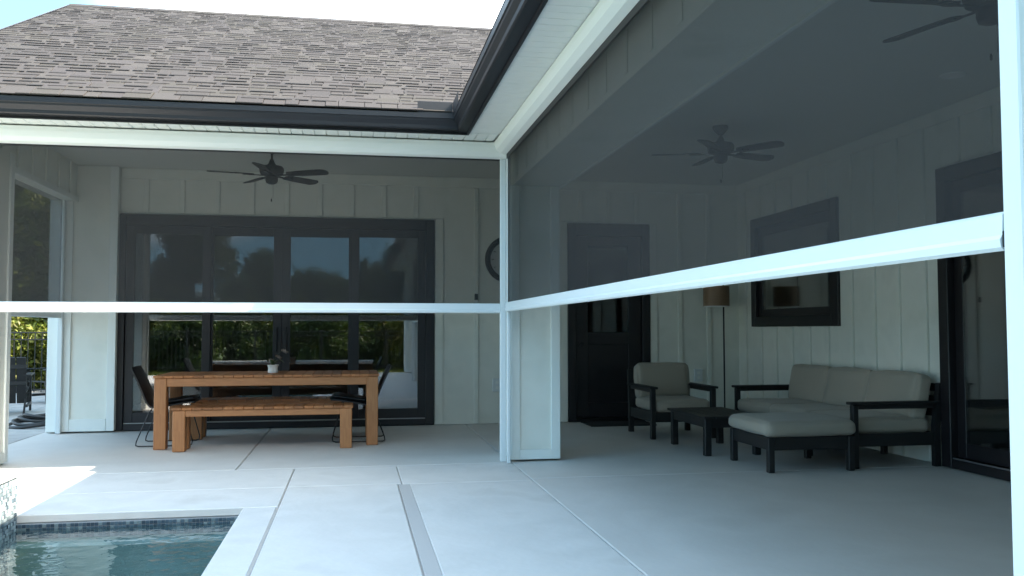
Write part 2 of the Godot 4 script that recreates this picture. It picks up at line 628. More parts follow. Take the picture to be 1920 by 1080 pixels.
func build_pool() -> void:
	var water_y := -0.090
	var pool := Node3D.new()
	pool.name = "pool_basin"
	pool.set_meta("kind", "structure")
	add_child(pool)
	var x1 := -0.762
	var z0 := -6.36
	var depth := -1.35
	slab("pool_wall", Vector3(x1, depth, z0 - 0.2), Vector3(x1 + 0.2, -0.057, POOL_Z1), M["plaster_pool"], pool, 0.005)
	slab("pool_wall", Vector3(POOL_X0, depth, z0 - 0.2), Vector3(x1 - 0.002, -0.1525, z0), M["plaster_pool"], pool, 0.005)
	slab("pool_wall", Vector3(POOL_X0, depth, z0 - 0.002), Vector3(x1 - 0.004, -0.17, z0 + 0.10), M["plaster_pool"], pool, 0.02)
	slab("pool_wall", Vector3(POOL_X0, depth, POOL_Z1 - 0.2), Vector3(x1 - 0.002, -0.05, POOL_Z1), M["plaster_pool"], pool, 0.005)
	slab("pool_wall", Vector3(POOL_X0 - 0.2, depth, z0), Vector3(POOL_X0 - 0.002, -0.05, POOL_Z1 - 0.2), M["plaster_pool"], pool, 0.005)
	slab("pool_floor", Vector3(POOL_X0, depth - 0.1, z0), Vector3(x1, depth + 0.01, POOL_Z1), M["plaster_pool"], pool, 0.005)
	slab("underwater_bench", Vector3(POOL_X0, depth, z0 + 0.1), Vector3(-0.764, -0.42, z0 + 0.52), M["plaster_pool"], pool, 0.03)
	slab("underwater_bench", Vector3(-2.3, depth, z0 + 0.52), Vector3(-1.55, -0.62, z0 + 1.3), M["plaster_pool"], pool, 0.03)
	slab("tile_band", Vector3(-2.2, -0.151, z0 - 0.03), Vector3(x1 - 0.003, -0.056, z0 + 0.004), M["grout"], pool, 0.002)
	mosaic(pool, Vector3(-2.2, -0.154, z0 + 0.005), Vector3.RIGHT, Vector3.UP, 58, 4, 0.0247, 0.0243, Vector3.BACK)
	mosaic(pool, Vector3(x1 - 0.002, -0.154, z0 + 0.01), Vector3.BACK, Vector3.UP, 250, 4, 0.0247, 0.0243, Vector3.LEFT)
	# water: one thin rippled surface
	var w := struct("pool_water", flat_sheet([[POOL_X0, x1 - 0.007, z0 + 0.010, POOL_Z1 - 0.2]], water_y), M["water"])
	# the raised spa at the left
	var spa := thing("raised_spa", "raised spa wall faced with blue grey mosaic beside the pool", "spa", Vector3(-3.35, 0, -5.22))
	slab("wall", Vector3(-1.6, -0.9, -1.15), Vector3(1.18, 0.245, 1.6), M["grout"], spa, 0.004)
	slab("coping", Vector3(-1.64, 0.247, -1.18), Vector3(1.20, 0.29, 1.64), M["concrete"], spa, 0.012)
	mosaic(spa, Vector3(1.185, -0.30, 1.6), Vector3.FORWARD, Vector3.UP, 110, 22, 0.025, 0.02475, Vector3.RIGHT, 1.0)
	# low dark wall across the far end of the pool, behind the camera: the doors mirror it
	var lw := thing("low_planter_wall", "low black tiled wall with a pale cap, mirrored in the glass doors", "wall", Vector3(-1.6, 0, 2.2))
	slab("wall", Vector3(-2.2, -0.15, -0.15), Vector3(2.1, 0.34, 0.15), M["poly_black"], lw, 0.004)
	slab("cap", Vector3(-2.24, 0.342, -0.19), Vector3(2.14, 0.38, 0.19), M["stone_cap"], lw, 0.006)

# ------------------------------------------------------------------ house
func wall_boxes(list: Array) -> ArrayMesh:
	var st := flat()
	for b in list:
		add_box(st, b[0], b[1], 0.0015)
	return done(st)

func batten_row(parent: Node, along_z: bool, face: float, outw: float, places: Array, y0: float, y1: float) -> void:
	for p in places:
		if along_z:
			slab("batten", Vector3(minf(face, face + outw), y0, p - 0.03), Vector3(maxf(face, face + outw), y1, p + 0.03), M["paint"], parent, 0.004)
		else:
			slab("batten", Vector3(p - 0.028, y0, minf(face, face + outw)), Vector3(p + 0.03, y1, maxf(face, face + outw)), M["paint"], parent, 0.004)

# a square column clad in boards with a sunk panel on every face
func column(parent: Node, x0: float, x1: float, z0: float, z1: float, top: float, side: float, rail: float) -> void:
	var p := 0.018
	var col := slab("column", Vector3(x0 + p, 0.022, z0 + p), Vector3(x1 - p, top, z1 - p), M["paint"], parent, 0.002)
	var c := Vector3((x0 + x1) * 0.5, (0.022 + top) * 0.5, (z0 + z1) * 0.5)
	for s in [-1, 1]:
		# stiles on the z faces run to the corner; those on the x faces butt against them
		for e in [-1, 1]:
			var zf: float = z1 if s > 0 else z0
			var xa: float = x1 - side if e > 0 else x0
			slab("stile", Vector3(xa, 0.02, zf - p if s > 0 else zf) - c, Vector3(xa + side, top, zf if s > 0 else zf + p) - c, M["trim"], col, 0.003)
			var xf: float = x1 if s > 0 else x0
			var za: float = z1 - side if e > 0 else z0 + p
			slab("stile", Vector3(xf - p if s > 0 else xf, 0.02, za) - c, Vector3(xf if s > 0 else xf + p, top, za + side - p) - c, M["trim"], col, 0.003)
		var zf2: float = z1 if s > 0 else z0
		slab("rail", Vector3(x0 + side, 0.02, zf2 - p if s > 0 else zf2) - c, Vector3(x1 - side, rail, zf2 if s > 0 else zf2 + p) - c, M["trim"], col, 0.003)
		var xf2: float = x1 if s > 0 else x0
		slab("rail", Vector3(xf2 - p if s > 0 else xf2, 0.02, z0 + side) - c, Vector3(xf2 if s > 0 else xf2 + p, rail, z1 - side) - c, M["trim"], col, 0.003)

# a glazed panel in the plane x-y, facing +z, made under a pivot
func glazed(parent: Node3D, x0: float, x1: float, y0: float, y1: float, z: float, called: String, frame: float, rail: float, deep: float) -> void:
	var c := Vector3((x0 + x1) * 0.5, (y0 + y1) * 0.5, z)
	var p := part(called, box(Vector3(x1 - x0 - 2 * frame + 0.02, y1 - y0 - frame - rail + 0.02, 0.006), 0.001), M["glass"], parent, c + Vector3(0, (rail - frame) * 0.5, 0.008))
	part(called, p.mesh, M["glass"], parent, c + Vector3(0, (rail - frame) * 0.5, -0.012))
	part(called, p.mesh, M["glass"], parent, c + Vector3(0, (rail - frame) * 0.5, -0.002))
	part(called, p.mesh, M["glass"], parent, c + Vector3(0, (rail - frame) * 0.5, 0.017))
	slab("stile", Vector3(x0, y0, z - deep * 0.5), Vector3(x0 + frame, y1, z + deep * 0.5), M["frame_black"], parent, 0.004)
	slab("stile", Vector3(x1 - frame, y0, z - deep * 0.5), Vector3(x1, y1, z + deep * 0.5), M["frame_black"], parent, 0.004)
	slab("rail", Vector3(x0 + frame, y1 - frame, z - deep * 0.5), Vector3(x1 - frame, y1, z + deep * 0.5), M["frame_black"], parent, 0.004)
	slab("rail", Vector3(x0 + frame, y0, z - deep * 0.5), Vector3(x1 - frame, y0 + rail, z + deep * 0.5), M["frame_black"], parent, 0.004)

func pivot(called: String, parent: Node, at: Vector3, turn := 0.0) -> Node3D:
	var o := Node3D.new()
	o.name = called
	o.position = at
	o.rotation.y = turn
	parent.add_child(o, true)
	return o

func build_house() -> void:
	var house := thing("porch_house", "white board and batten house with grey shingle roof and L-shaped porch", "house")
	var t := 0.16
	var zb := PAINT_Z
	var xr := 5.18
	# back wall round its two doors, with battens
	var bw := part("back_wall", wall_boxes([
		[Vector3(-3.60, 0.004, zb - t), Vector3(-2.84, CEIL, zb)], [Vector3(-2.84, 2.63, zb - t), Vector3(1.02, CEIL, zb)],
		[Vector3(1.02, 0.004, zb - t), Vector3(2.775, CEIL, zb)], [Vector3(2.775, 2.63, zb - t), Vector3(3.908, CEIL, zb)],
		[Vector3(3.908, 0.004, zb - t), Vector3(xr, CEIL, zb)]]), M["paint"], house)
	batten_row(bw, false, zb, 0.026, [-2.505, -2.088, -1.672, -1.258, -0.838, -0.432, -0.035, 0.368, 0.776], 2.652, 3.058)
	batten_row(bw, false, zb, 0.026, [1.558, 1.966, 2.374, 4.33, 4.74], 0.01, 3.058)
	batten_row(bw, false, zb, 0.026, [2.95, 3.34, 3.73], 2.652, 3.058)
	slab("frieze_board", Vector3(-2.79, 3.06, zb), Vector3(xr, CEIL - 0.002, zb + 0.030), M["paint"], bw, 0.004)
	for d in [[1.022, 1.13], [2.665, 2.773], [3.91, 4.01]]:
		slab("casing", Vector3(d[0], 0.006, zb), Vector3(d[1], 2.63, zb + 0.022), M["paint"], bw, 0.004)
	slab("casing", Vector3(-2.79, 2.632, zb), Vector3(1.13, 2.65, zb + 0.012), M["trim"], bw, 0.004)
	slab("casing", Vector3(2.665, 2.632, zb), Vector3(4.01, 2.65, zb + 0.012), M["trim"], bw, 0.004)
	# right wall round its window and door
	var rw := part("side_wall", wall_boxes([
		[Vector3(xr, 0.004, zb - t), Vector3(xr + t, CEIL, -11.0)], [Vector3(xr, 0.004, -11.0), Vector3(xr + t, 1.25, -8.86)], [Vector3(xr, 2.66, -11.0), Vector3(xr + t, CEIL, -8.86)],
		[Vector3(xr, 0.004, -8.86), Vector3(xr + t, CEIL, -7.16)], [Vector3(xr, 2.65, -7.16), Vector3(xr + t, CEIL, -3.5)], [Vector3(xr, 0.004, -3.5), Vector3(xr + t, CEIL, 3.2)]]), M["paint"], house)
	batten_row(rw, true, xr, -0.026, [-8.62, -8.21, -7.80, -7.39, -3.2, -2.8], 0.01, 3.058)
	batten_row(rw, true, xr, -0.026, [-11.2], 0.01, 3.058)
	batten_row(rw, true, xr, -0.026, [-10.75, -10.34, -9.93, -9.52, -9.11], 0.01, 1.24)
	batten_row(rw, true, xr, -0.026, [-10.75, -10.34, -9.93, -9.52, -9.11, -6.9, -6.5, -6.1, -5.7, -5.3, -4.9], 2.67, 3.058)
	slab("frieze_board", Vector3(xr - 0.024, 3.06, zb + 0.026), Vector3(xr, CEIL - 0.002, 3.0), M["paint"], rw, 0.004)
	# outer walls that close the house
	part("outer_wall", wall_boxes([
		[Vector3(-3.60, -0.1, -18.0), Vector3(-3.44, CEIL, zb - t - 0.002)], [Vector3(-3.44, -0.1, -18.0), Vector3(13.0, CEIL, -17.84)],
		[Vector3(12.84, -0.1, -17.84), Vector3(13.0, CEIL, 3.2)], [Vector3(xr + t, -0.1, 3.04), Vector3(12.84, CEIL, 3.2)]]), M["paint"], house)
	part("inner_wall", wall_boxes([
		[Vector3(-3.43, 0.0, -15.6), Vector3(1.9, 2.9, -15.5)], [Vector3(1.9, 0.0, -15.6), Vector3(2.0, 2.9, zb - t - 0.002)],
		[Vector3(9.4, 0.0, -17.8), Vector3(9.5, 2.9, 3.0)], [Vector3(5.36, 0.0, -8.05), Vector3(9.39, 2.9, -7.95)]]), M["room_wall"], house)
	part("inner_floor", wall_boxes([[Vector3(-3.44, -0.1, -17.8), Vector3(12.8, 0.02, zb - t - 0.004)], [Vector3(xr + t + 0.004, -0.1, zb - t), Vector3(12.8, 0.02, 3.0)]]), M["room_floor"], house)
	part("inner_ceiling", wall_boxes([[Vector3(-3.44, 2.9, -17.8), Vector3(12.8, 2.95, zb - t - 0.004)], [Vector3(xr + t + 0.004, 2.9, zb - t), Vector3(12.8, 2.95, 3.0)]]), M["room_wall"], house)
	# porch ceilings
	part("porch_ceiling", wall_boxes([[Vector3(-3.6, CEIL, zb - t), Vector3(1.9, CEIL + 0.04, -8.16)], [Vector3(1.9, CEIL, zb - t), Vector3(xr + t, CEIL + 0.04, 3.2)]]), M["ceiling_paint"], house)
	# front drop above the wide screen, and the header beams with battens
	slab("drop_beam", Vector3(-3.5, 2.84, -8.40), Vector3(1.39, CEIL - 0.002, -8.15), M["trim"], house, 0.004)
	slab("drop_beam", Vector3(1.395, 2.85, -8.10), Vector3(1.448, CEIL - 0.002, 2.9), M["trim"], house, 0.004)
	var hb := slab("header_beam", Vector3(1.45, 2.56, -8.57), Vector3(1.90, CEIL + 0.02, 3.0), M["paint"], house, 0.004)
	var hc := Vector3(1.675, (2.56 + CEIL + 0.02) * 0.5, (-8.57 + 3.0) * 0.5)
	for k in 27:
		slab("batten", Vector3(1.442, 2.60, -8.3 + k * 0.408) - hc, Vector3(1.45, 2.84, -8.24 + k * 0.408) - hc, M["paint"], hb, 0.003)
	slab("trim_board", Vector3(1.9, 2.545, -8.57) - hc, Vector3(1.925, 2.62, 3.0) - hc, M["trim"], hb, 0.003)
	var hl := slab("header_beam", Vector3(-3.52, 2.75, -11.29), Vector3(-3.26, CEIL + 0.02, -8.42), M["paint"], house, 0.004)
	var hlc := Vector3(-3.39, (2.75 + CEIL + 0.02) * 0.5, (-11.29 - 8.41) * 0.5)
	for k in 7:
		slab("batten", Vector3(-3.26, 2.80, -11.05 + k * 0.408) - hlc, Vector3(-3.242, CEIL - 0.004, -10.99 + k * 0.408) - hlc, M["paint"], hl, 0.003)
	slab("trim_board", Vector3(-3.26, 2.738, -11.29) - hlc, Vector3(-3.236, 2.80, -8.41) - hlc, M["trim"], hl, 0.003)
	# the wing goes on past the near column as a second open bay, closed by an added, unseen wall that shuts out sky light
	part("added_end_wall", wall_boxes([[Vector3(1.47, 0.004, 3.04), Vector3(xr - 0.002, CEIL, 3.2)]]), M["paint"], house)
	column(house, 1.43, 1.895, 2.55, 3.015, 2.56, 0.085, 0.11)
	# columns
	column(house, 1.43, 1.895, -8.57, -8.115, 2.56, 0.085, 0.11)
	column(house, 1.43, 1.895, -1.64, -1.18, 2.56, 0.085, 0.11)
	column(house, -3.56, -3.10, -8.87, -8.41, 2.84, 0.085, 0.11)
	# the pilaster that ends the back wall
	var pil := slab("pilaster", Vector3(-3.545, 0.022, zb + 0.002), Vector3(-2.80, CEIL - 0.004, zb + 0.13), M["paint"], house, 0.003)
	var pc := Vector3(-3.1725, (0.022 + CEIL - 0.004) * 0.5, zb + 0.066)
	for s in [[-3.55, -3.405, 0.03], [-3.388, -3.296, 0.03], [-2.885, -2.795, 0.03]]:
		if s[2] > 0:
			slab("stile", Vector3(s[0], 0.02, zb + 0.13) - pc, Vector3(s[1], CEIL - 0.006, zb + 0.13 + s[2]) - pc, M["trim"], pil, 0.003)
	slab("rail", Vector3(-3.295, 0.02, zb + 0.13) - pc, Vector3(-2.889, 0.165, zb + 0.158) - pc, M["trim"], pil, 0.003)
	slab("rail", Vector3(-3.404, 0.02, zb + 0.13) - pc, Vector3(-3.389, 0.165, zb + 0.157) - pc, M["trim"], pil, 0.001)

	# the wide glass door
	var gd := pivot("glass_door", house, Vector3(0, 0, zb - 0.03))
	slab("jamb", Vector3(-2.836, 0.006, -0.06), Vector3(-2.725, 2.626, 0.085), M["frame_black"], gd, 0.005)
	slab("jamb", Vector3(0.905, 0.006, -0.06), Vector3(1.016, 2.626, 0.075), M["frame_black"], gd, 0.005)
	slab("head", Vector3(-2.725, 2.49, -0.06), Vector3(0.905, 2.626, 0.075), M["frame_black"], gd, 0.005)
	slab("threshold", Vector3(-2.725, 0.006, -0.06), Vector3(0.905, 0.085, 0.075), M["frame_black"], gd, 0.005)
	slab("sill_track", Vector3(-2.72, 0.087, 0.045), Vector3(0.90, 0.098, 0.066), M["sill_metal"], gd, 0.002)
	var px := [[-2.724, -1.735, 0.03], [-1.815, -0.89, -0.02], [-0.89, 0.035, -0.02], [-0.035, 0.904, 0.03]]
	for p in px:
		glazed(gd, p[0], p[1], 0.10, 2.488, p[2], "pane", 0.105 if p[2] < 0 else 0.10, 0.12, 0.044)
	for hx in [-0.95, -0.83]:
		slab("handle", Vector3(hx - 0.012, 0.95, 0.004), Vector3(hx + 0.012, 1.25, 0.04), M["steel_dark"], gd, 0.005)
	# entry door
	var ed := pivot("entry_door", house, Vector3(0, 0, zb - 0.03))
	slab("jamb", Vector3(2.779, 0.006, -0.08), Vector3(2.885, 2.626, 0.07), M["frame_black"], ed, 0.004)
	slab("jamb", Vector3(3.798, 0.006, -0.08), Vector3(3.904, 2.626, 0.07), M["frame_black"], ed, 0.004)
	slab("head", Vector3(2.885, 2.46, -0.08), Vector3(3.798, 2.626, 0.07), M["frame_black"], ed, 0.004)
	slab("threshold", Vector3(2.885, 0.006, -0.08), Vector3(3.798, 0.05, 0.06), M["steel_dark"], ed, 0.004)
	slab("stile", Vector3(2.888, 0.054, -0.04), Vector3(3.06, 2.456, 0.01), M["frame_black"], ed, 0.003)
	slab("stile", Vector3(3.62, 0.054, -0.04), Vector3(3.795, 2.456, 0.01), M["frame_black"], ed, 0.003)
	slab("rail", Vector3(3.06, 2.33, -0.04), Vector3(3.62, 2.456, 0.01), M["frame_black"], ed, 0.003)
	slab("rail", Vector3(3.06, 1.02, -0.04), Vector3(3.62, 1.18, 0.01), M["frame_black"], ed, 0.003)
	slab("rail", Vector3(3.06, 0.054, -0.04), Vector3(3.62, 0.25, 0.01), M["frame_black"], ed, 0.003)
	slab("panel", Vector3(3.06, 0.25, -0.035), Vector3(3.62, 1.02, -0.012), M["frame_black"], ed, 0.003)
	slab("pane", Vector3(3.06, 1.18, -0.02), Vector3(3.62, 2.33, -0.012), M["glass"], ed, 0.001)
	var knob := part("handle", lathe([Vector2(0, -0.012), Vector2(0.026, -0.010), Vector2(0.026, 0.004), Vector2(0.010, 0.008), Vector2(0.010, 0.035), Vector2(0.026, 0.045), Vector2(0.028, 0.06), Vector2(0.0, 0.07)], 16), M["steel_dark"], ed, Vector3(2.955, 1.02, 0.02), Vector3(PI / 2, 0, 0))
	# window in the side wall: a pivot turned so that its local +z looks along -x
	var wn := pivot("window", house, Vector3(xr + 0.03, 0, -9.93), -PI / 2)
	var hw := 1.068
	for s in [-1, 1]:
		slab("frame", Vector3(-hw if s < 0 else hw - 0.13, 1.252, -0.06), Vector3(-hw + 0.13 if s < 0 else hw, 2.658, 0.06), M["frame_black"], wn, 0.005)
	slab("frame", Vector3(-hw + 0.13, 2.53, -0.06), Vector3(hw - 0.13, 2.658, 0.06), M["frame_black"], wn, 0.005)
	slab("frame", Vector3(-hw + 0.13, 1.252, -0.06), Vector3(hw - 0.13, 1.38, 0.06), M["frame_black"], wn, 0.005)
	glazed(wn, -hw + 0.132, hw - 0.132, 1.382, 2.528, -0.01, "pane", 0.11, 0.09, 0.05)
	slab("lock", Vector3(-0.86, 1.42, 0.016), Vector3(-0.84, 1.52, 0.03), M["steel_dark"], wn, 0.003)
	# side glass door, mostly hidden by the near post
	var sd := pivot("side_glass_door", house, Vector3(xr + 0.02, 0, -5.33), -PI / 2)
	slab("jamb", Vector3(-1.828, 0.006, -0.06), Vector3(-1.70, 2.648, 0.07), M["frame_black"], sd, 0.005)
	slab("jamb", Vector3(1.70, 0.006, -0.06), Vector3(1.828, 2.648, 0.07), M["frame_black"], sd, 0.005)
	slab("head", Vector3(-1.70, 2.52, -0.06), Vector3(1.70, 2.648, 0.07), M["frame_black"], sd, 0.005)
	slab("threshold", Vector3(-1.70, 0.006, -0.06), Vector3(1.70, 0.085, 0.07), M["frame_black"], sd, 0.005)
	slab("sill_track", Vector3(-1.69, 0.087, 0.045), Vector3(1.69, 0.097, 0.062), M["sill_metal"], sd, 0.002)
	for p in [[-1.698, -0.52, -0.02], [-0.60, 0.60, 0.03], [0.52, 1.698, -0.02]]:
		glazed(sd, p[0], p[1], 0.10, 2.518, p[2], "pane", 0.11, 0.13, 0.044)

	build_roof(house)

func roof_y(z: float) -> float:
	return EAVE_Y + 0.012 + PITCH * (EAVE_Z - z)

func build_roof(house: Node3D) -> void:
	# roof decks: front and back slope over the left wing, then the wing that comes forward
	var ry := roof_y(RIDGE_Z)
	var zback := 2 * RIDGE_Z - EAVE_Z
	var w_ridge_x := EAVE_X + (ry - EAVE_Y - 0.012) / PITCH
	var th := 0.03
	var deck := flat()
	var gx := GABLE_X - 0.22
	var ey := EAVE_Y + 0.012
	var xe := 2 * w_ridge_x - EAVE_X
	# left wing front slope ends at the valley that climbs from the inside corner
	quad(deck, Vector3(gx, ey, EAVE_Z), Vector3(EAVE_X, ey, EAVE_Z), Vector3(w_ridge_x, ry, RIDGE_Z), Vector3(gx, ry, RIDGE_Z))
	quad(deck, Vector3(gx, ry, RIDGE_Z), Vector3(xe, ry, RIDGE_Z), Vector3(xe, ey, zback), Vector3(gx, ey, zback))
	quad(deck, Vector3(EAVE_X, ey, 3.6), Vector3(w_ridge_x, ry, 3.6), Vector3(w_ridge_x, ry, RIDGE_Z), Vector3(EAVE_X, ey, EAVE_Z))
	quad(deck, Vector3(w_ridge_x, ry, 3.6), Vector3(xe, ey, 3.6), Vector3(xe, ey, RIDGE_Z), Vector3(w_ridge_x, ry, RIDGE_Z))
	quad(deck, Vector3(w_ridge_x, ry, RIDGE_Z), Vector3(xe, ey, RIDGE_Z), Vector3(xe, ry, RIDGE_Z), Vector3(xe, ry, RIDGE_Z))
	# gable ends
	quad(deck, Vector3(-3.6, CEIL, -8.0), Vector3(-3.6, CEIL, RIDGE_Z), Vector3(-3.6, ry - 0.05, RIDGE_Z), Vector3(-3.6, roof_y(-8.0) - 0.05, -8.0))
	quad(deck, Vector3(-3.6, CEIL, RIDGE_Z), Vector3(-3.6, CEIL, -17.8), Vector3(-3.6, roof_y(-8.0) - 0.05, -17.8), Vector3(-3.6, ry - 0.05, RIDGE_Z))
	quad(deck, Vector3(1.3, CEIL, 3.2), Vector3(w_ridge_x, CEIL, 3.2), Vector3(w_ridge_x, ry - 0.05, 3.2), Vector3(1.3, EAVE_Y + 0.2, 3.2))
	quad(deck, Vector3(w_ridge_x, CEIL, 3.2), Vector3(12.9, CEIL, 3.2), Vector3(12.9, EAVE_Y + 0.2, 3.2), Vector3(w_ridge_x, ry - 0.05, 3.2))
	var roof := part("roof", done(deck), M["shingle_under"], house)
	# shingles: courses of uneven tabs on the slope that shows
	var ang := atan(PITCH)
	var up := Vector3(0, sin(ang), -cos(ang))
	var nrm := Vector3(0, cos(ang), sin(ang))
	var len_s := (EAVE_Z - RIDGE_Z) / cos(ang)
	var expo := 0.145
	var rows := int(ceil(len_s / expo))
	var widths := [0.11, 0.14, 0.18, 0.22, 0.27]
	var single := 0
	var mm_list := []
	for r in rows:
		var s0 := r * expo
		var zz := EAVE_Z - s0 * cos(ang)
		var x := gx - rng.randf() * 0.2
		var xmax := EAVE_X + (EAVE_Z - zz) - 0.02
		while x < xmax:
			var wd: float = widths[rng.randi() % 5]
			var x0 := maxf(x, gx)
			var x1 := minf(x + wd, xmax)
			x += wd
			if x1 - x0 < 0.03:
				continue
			var raised := rng.randf() < 0.5
			var thick := 0.013 if raised else 0.007
			var ln := minf(expo + 0.05, len_s - s0 + 0.02)
			var drop := 0.006 * rng.randf()
			var tilt := 0.014 / ln
			var mid := Vector3((x0 + x1) * 0.5, EAVE_Y + 0.012, EAVE_Z) + up * (s0 + ln * 0.5 - drop - 0.012) + nrm * (thick * 0.5 + 0.010)
			var bs := Basis(Vector3.RIGHT, nrm, -up).rotated(Vector3.RIGHT, tilt)
			var tone := rng.randi() % shingle_tones.size()
			# the dark printed band, also painting in the shadow line under many butts
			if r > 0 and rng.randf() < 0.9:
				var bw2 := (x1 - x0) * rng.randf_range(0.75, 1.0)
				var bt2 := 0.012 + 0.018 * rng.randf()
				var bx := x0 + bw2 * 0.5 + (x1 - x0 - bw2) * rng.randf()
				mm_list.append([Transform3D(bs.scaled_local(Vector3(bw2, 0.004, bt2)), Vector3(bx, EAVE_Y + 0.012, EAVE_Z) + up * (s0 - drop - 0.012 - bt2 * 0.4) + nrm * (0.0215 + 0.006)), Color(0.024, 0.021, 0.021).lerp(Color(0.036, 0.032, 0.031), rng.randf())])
			if single < 300 and x1 - x0 > wd - 0.001:
				var o := part("shingle", box(Vector3(wd - 0.004, thick, expo + 0.05), 0.002), M["shingle_%d" % tone], roof)
				o.transform = Transform3D(bs, mid)
				single += 1
			else:
				mm_list.append([Transform3D(bs.scaled_local(Vector3(x1 - x0 - 0.004, thick, ln)), mid), shingle_tones[tone]])
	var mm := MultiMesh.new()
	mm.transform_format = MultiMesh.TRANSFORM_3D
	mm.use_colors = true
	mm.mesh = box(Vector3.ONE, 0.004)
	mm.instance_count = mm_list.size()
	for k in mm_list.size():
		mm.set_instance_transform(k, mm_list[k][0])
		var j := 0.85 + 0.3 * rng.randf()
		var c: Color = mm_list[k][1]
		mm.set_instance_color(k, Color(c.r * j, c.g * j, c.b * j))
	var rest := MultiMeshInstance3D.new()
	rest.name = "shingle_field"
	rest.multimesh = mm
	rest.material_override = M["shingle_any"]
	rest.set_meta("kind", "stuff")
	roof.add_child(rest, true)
	# ridge caps
	var n_cap := 26
	for k in n_cap:
		var cap: Mesh = prism(PackedVector2Array([Vector2(-0.15, -0.075), Vector2(-0.145, -0.084), Vector2(0, -0.014), Vector2(0.145, -0.084), Vector2(0.15, -0.075), Vector2(0, 0.0)]), -0.15, 0.15) if k == 0 else boards[0]
		if k == 0:
			boards.append(cap)
		part("ridge_cap", cap, M["shingle_%d" % (rng.randi() % 7)], roof, Vector3(gx + 0.14 + k * 0.29, ry + 0.045, RIDGE_Z), Vector3(0, PI / 2, 0.03 * (1 if k % 2 == 0 else 1)))
	# dark metal drip edge up the gable
	var rk := flat()
	var a0 := Vector3(gx - 0.02, ey - 0.03, EAVE_Z)
	var a1 := Vector3(gx - 0.02, ry - 0.03, RIDGE_Z)
	var wv := Vector3(0.03, 0, 0)
	var hv := Vector3(0, 0.07, 0)
	quad(rk, a0, a0 + wv, a1 + wv, a1)
	quad(rk, a0 + hv, a1 + hv, a1 + hv + wv, a0 + hv + wv)
	quad(rk, a0, a1, a1 + hv, a0 + hv)
	quad(rk, a0 + wv, a0 + wv + hv, a1 + wv + hv, a1 + wv)
	quad(rk, a0, a0 + hv, a0 + hv + wv, a0 + wv)
	part("rake_edge", done(rk), M["gutter_black"], house)
	# gutters: (outwards, up) outline measured from the fascia foot
	var fx := 0.971
	var fz := -7.753
	var fy := 2.955
	var outer := [Vector2(0.0, 0.000), Vector2(0.078, 0.000), Vector2(0.088, 0.009), Vector2(0.092, 0.034), Vector2(0.118, 0.070), Vector2(0.122, 0.085), Vector2(0.131, 0.090), Vector2(0.133, 0.131)]
	var inner := [Vector2(0.116, 0.131), Vector2(0.116, 0.125), Vector2(0.126, 0.124), Vector2(0.124, 0.093), Vector2(0.112, 0.073), Vector2(0.086, 0.035), Vector2(0.078, 0.008), Vector2(0.006, 0.006), Vector2(0.006, 0.131), Vector2(0.0, 0.131)]
	var prof := PackedVector2Array(outer + inner)
	# mitred at the inside corner: each point is carried along x (left run) or z (right run) to where the two meet
	var gl := flat()
	var gr := flat()
	for k in prof.size():
		var p := prof[k]
		var q := prof[(k + 1) % prof.size()]
		quad(gl, Vector3(gx, fy + p.y, fz + p.x), Vector3(gx, fy + q.y, fz + q.x), Vector3(fx - q.x, fy + q.y, fz + q.x), Vector3(fx - p.x, fy + p.y, fz + p.x))
		quad(gr, Vector3(fx - p.x, fy + p.y, fz + p.x), Vector3(fx - q.x, fy + q.y, fz + q.x), Vector3(fx - q.x, fy + q.y, 3.6), Vector3(fx - p.x, fy + p.y, 3.6))
	part("gutter", done(gl), M["gutter_black"], house)
	part("gutter", done(gr), M["gutter_black"], house)
	part("fascia", wall_boxes([[Vector3(gx, 2.935, fz - 0.02), Vector3(fx + 0.02, 3.085, fz - 0.001)], [Vector3(fx + 0.001, 2.935, fz), Vector3(fx + 0.021, 3.085, 3.6)]]), M["gutter_black"], house)
	# splash guard where the valley empties
	var sg := pivot("splash_guard", house, Vector3(0.838, 3.082, -7.62))
	slab("plate", Vector3(-0.31, 0.0, -0.008), Vector3(-0.006, 0.105, -0.002), M["gutter_black"], sg, 0.002)
	slab("plate", Vector3(-0.004, 0.0, -0.004), Vector3(0.002, 0.105, 0.36), M["gutter_black"], sg, 0.002)
	# soffit boards, running out from the wall
	var sl := pivot("soffit", house, Vector3(0, 2.953, 0))
	var wbd := 0.102
	var xx := GABLE_X - 0.2
	while xx < 1.255:
		var x1b := minf(xx + wbd, 1.26)
		slab("soffit_board", Vector3(xx + 0.002, 0.0, -8.15), Vector3(x1b - 0.002, 0.016, fz - 0.022), M["trim"], sl, 0.004)
		xx += wbd
	var sr := pivot("soffit", house, Vector3(0, 2.953, 0))
	var z2 := -7.752
	while z2 < 3.4:
		slab("soffit_board", Vector3(fx + 0.022, 0.0, z2 + 0.002), Vector3(1.39, 0.016, z2 + wbd - 0.002), M["trim"], sr, 0.004)
		z2 += wbd
	part("soffit_backing", wall_boxes([[Vector3(gx, 2.972, -8.15), Vector3(fx, 2.98, fz - 0.021)], [Vector3(fx + 0.022, 2.972, -8.15), Vector3(1.45, 2.98, 3.4)]]), M["trim"], house)

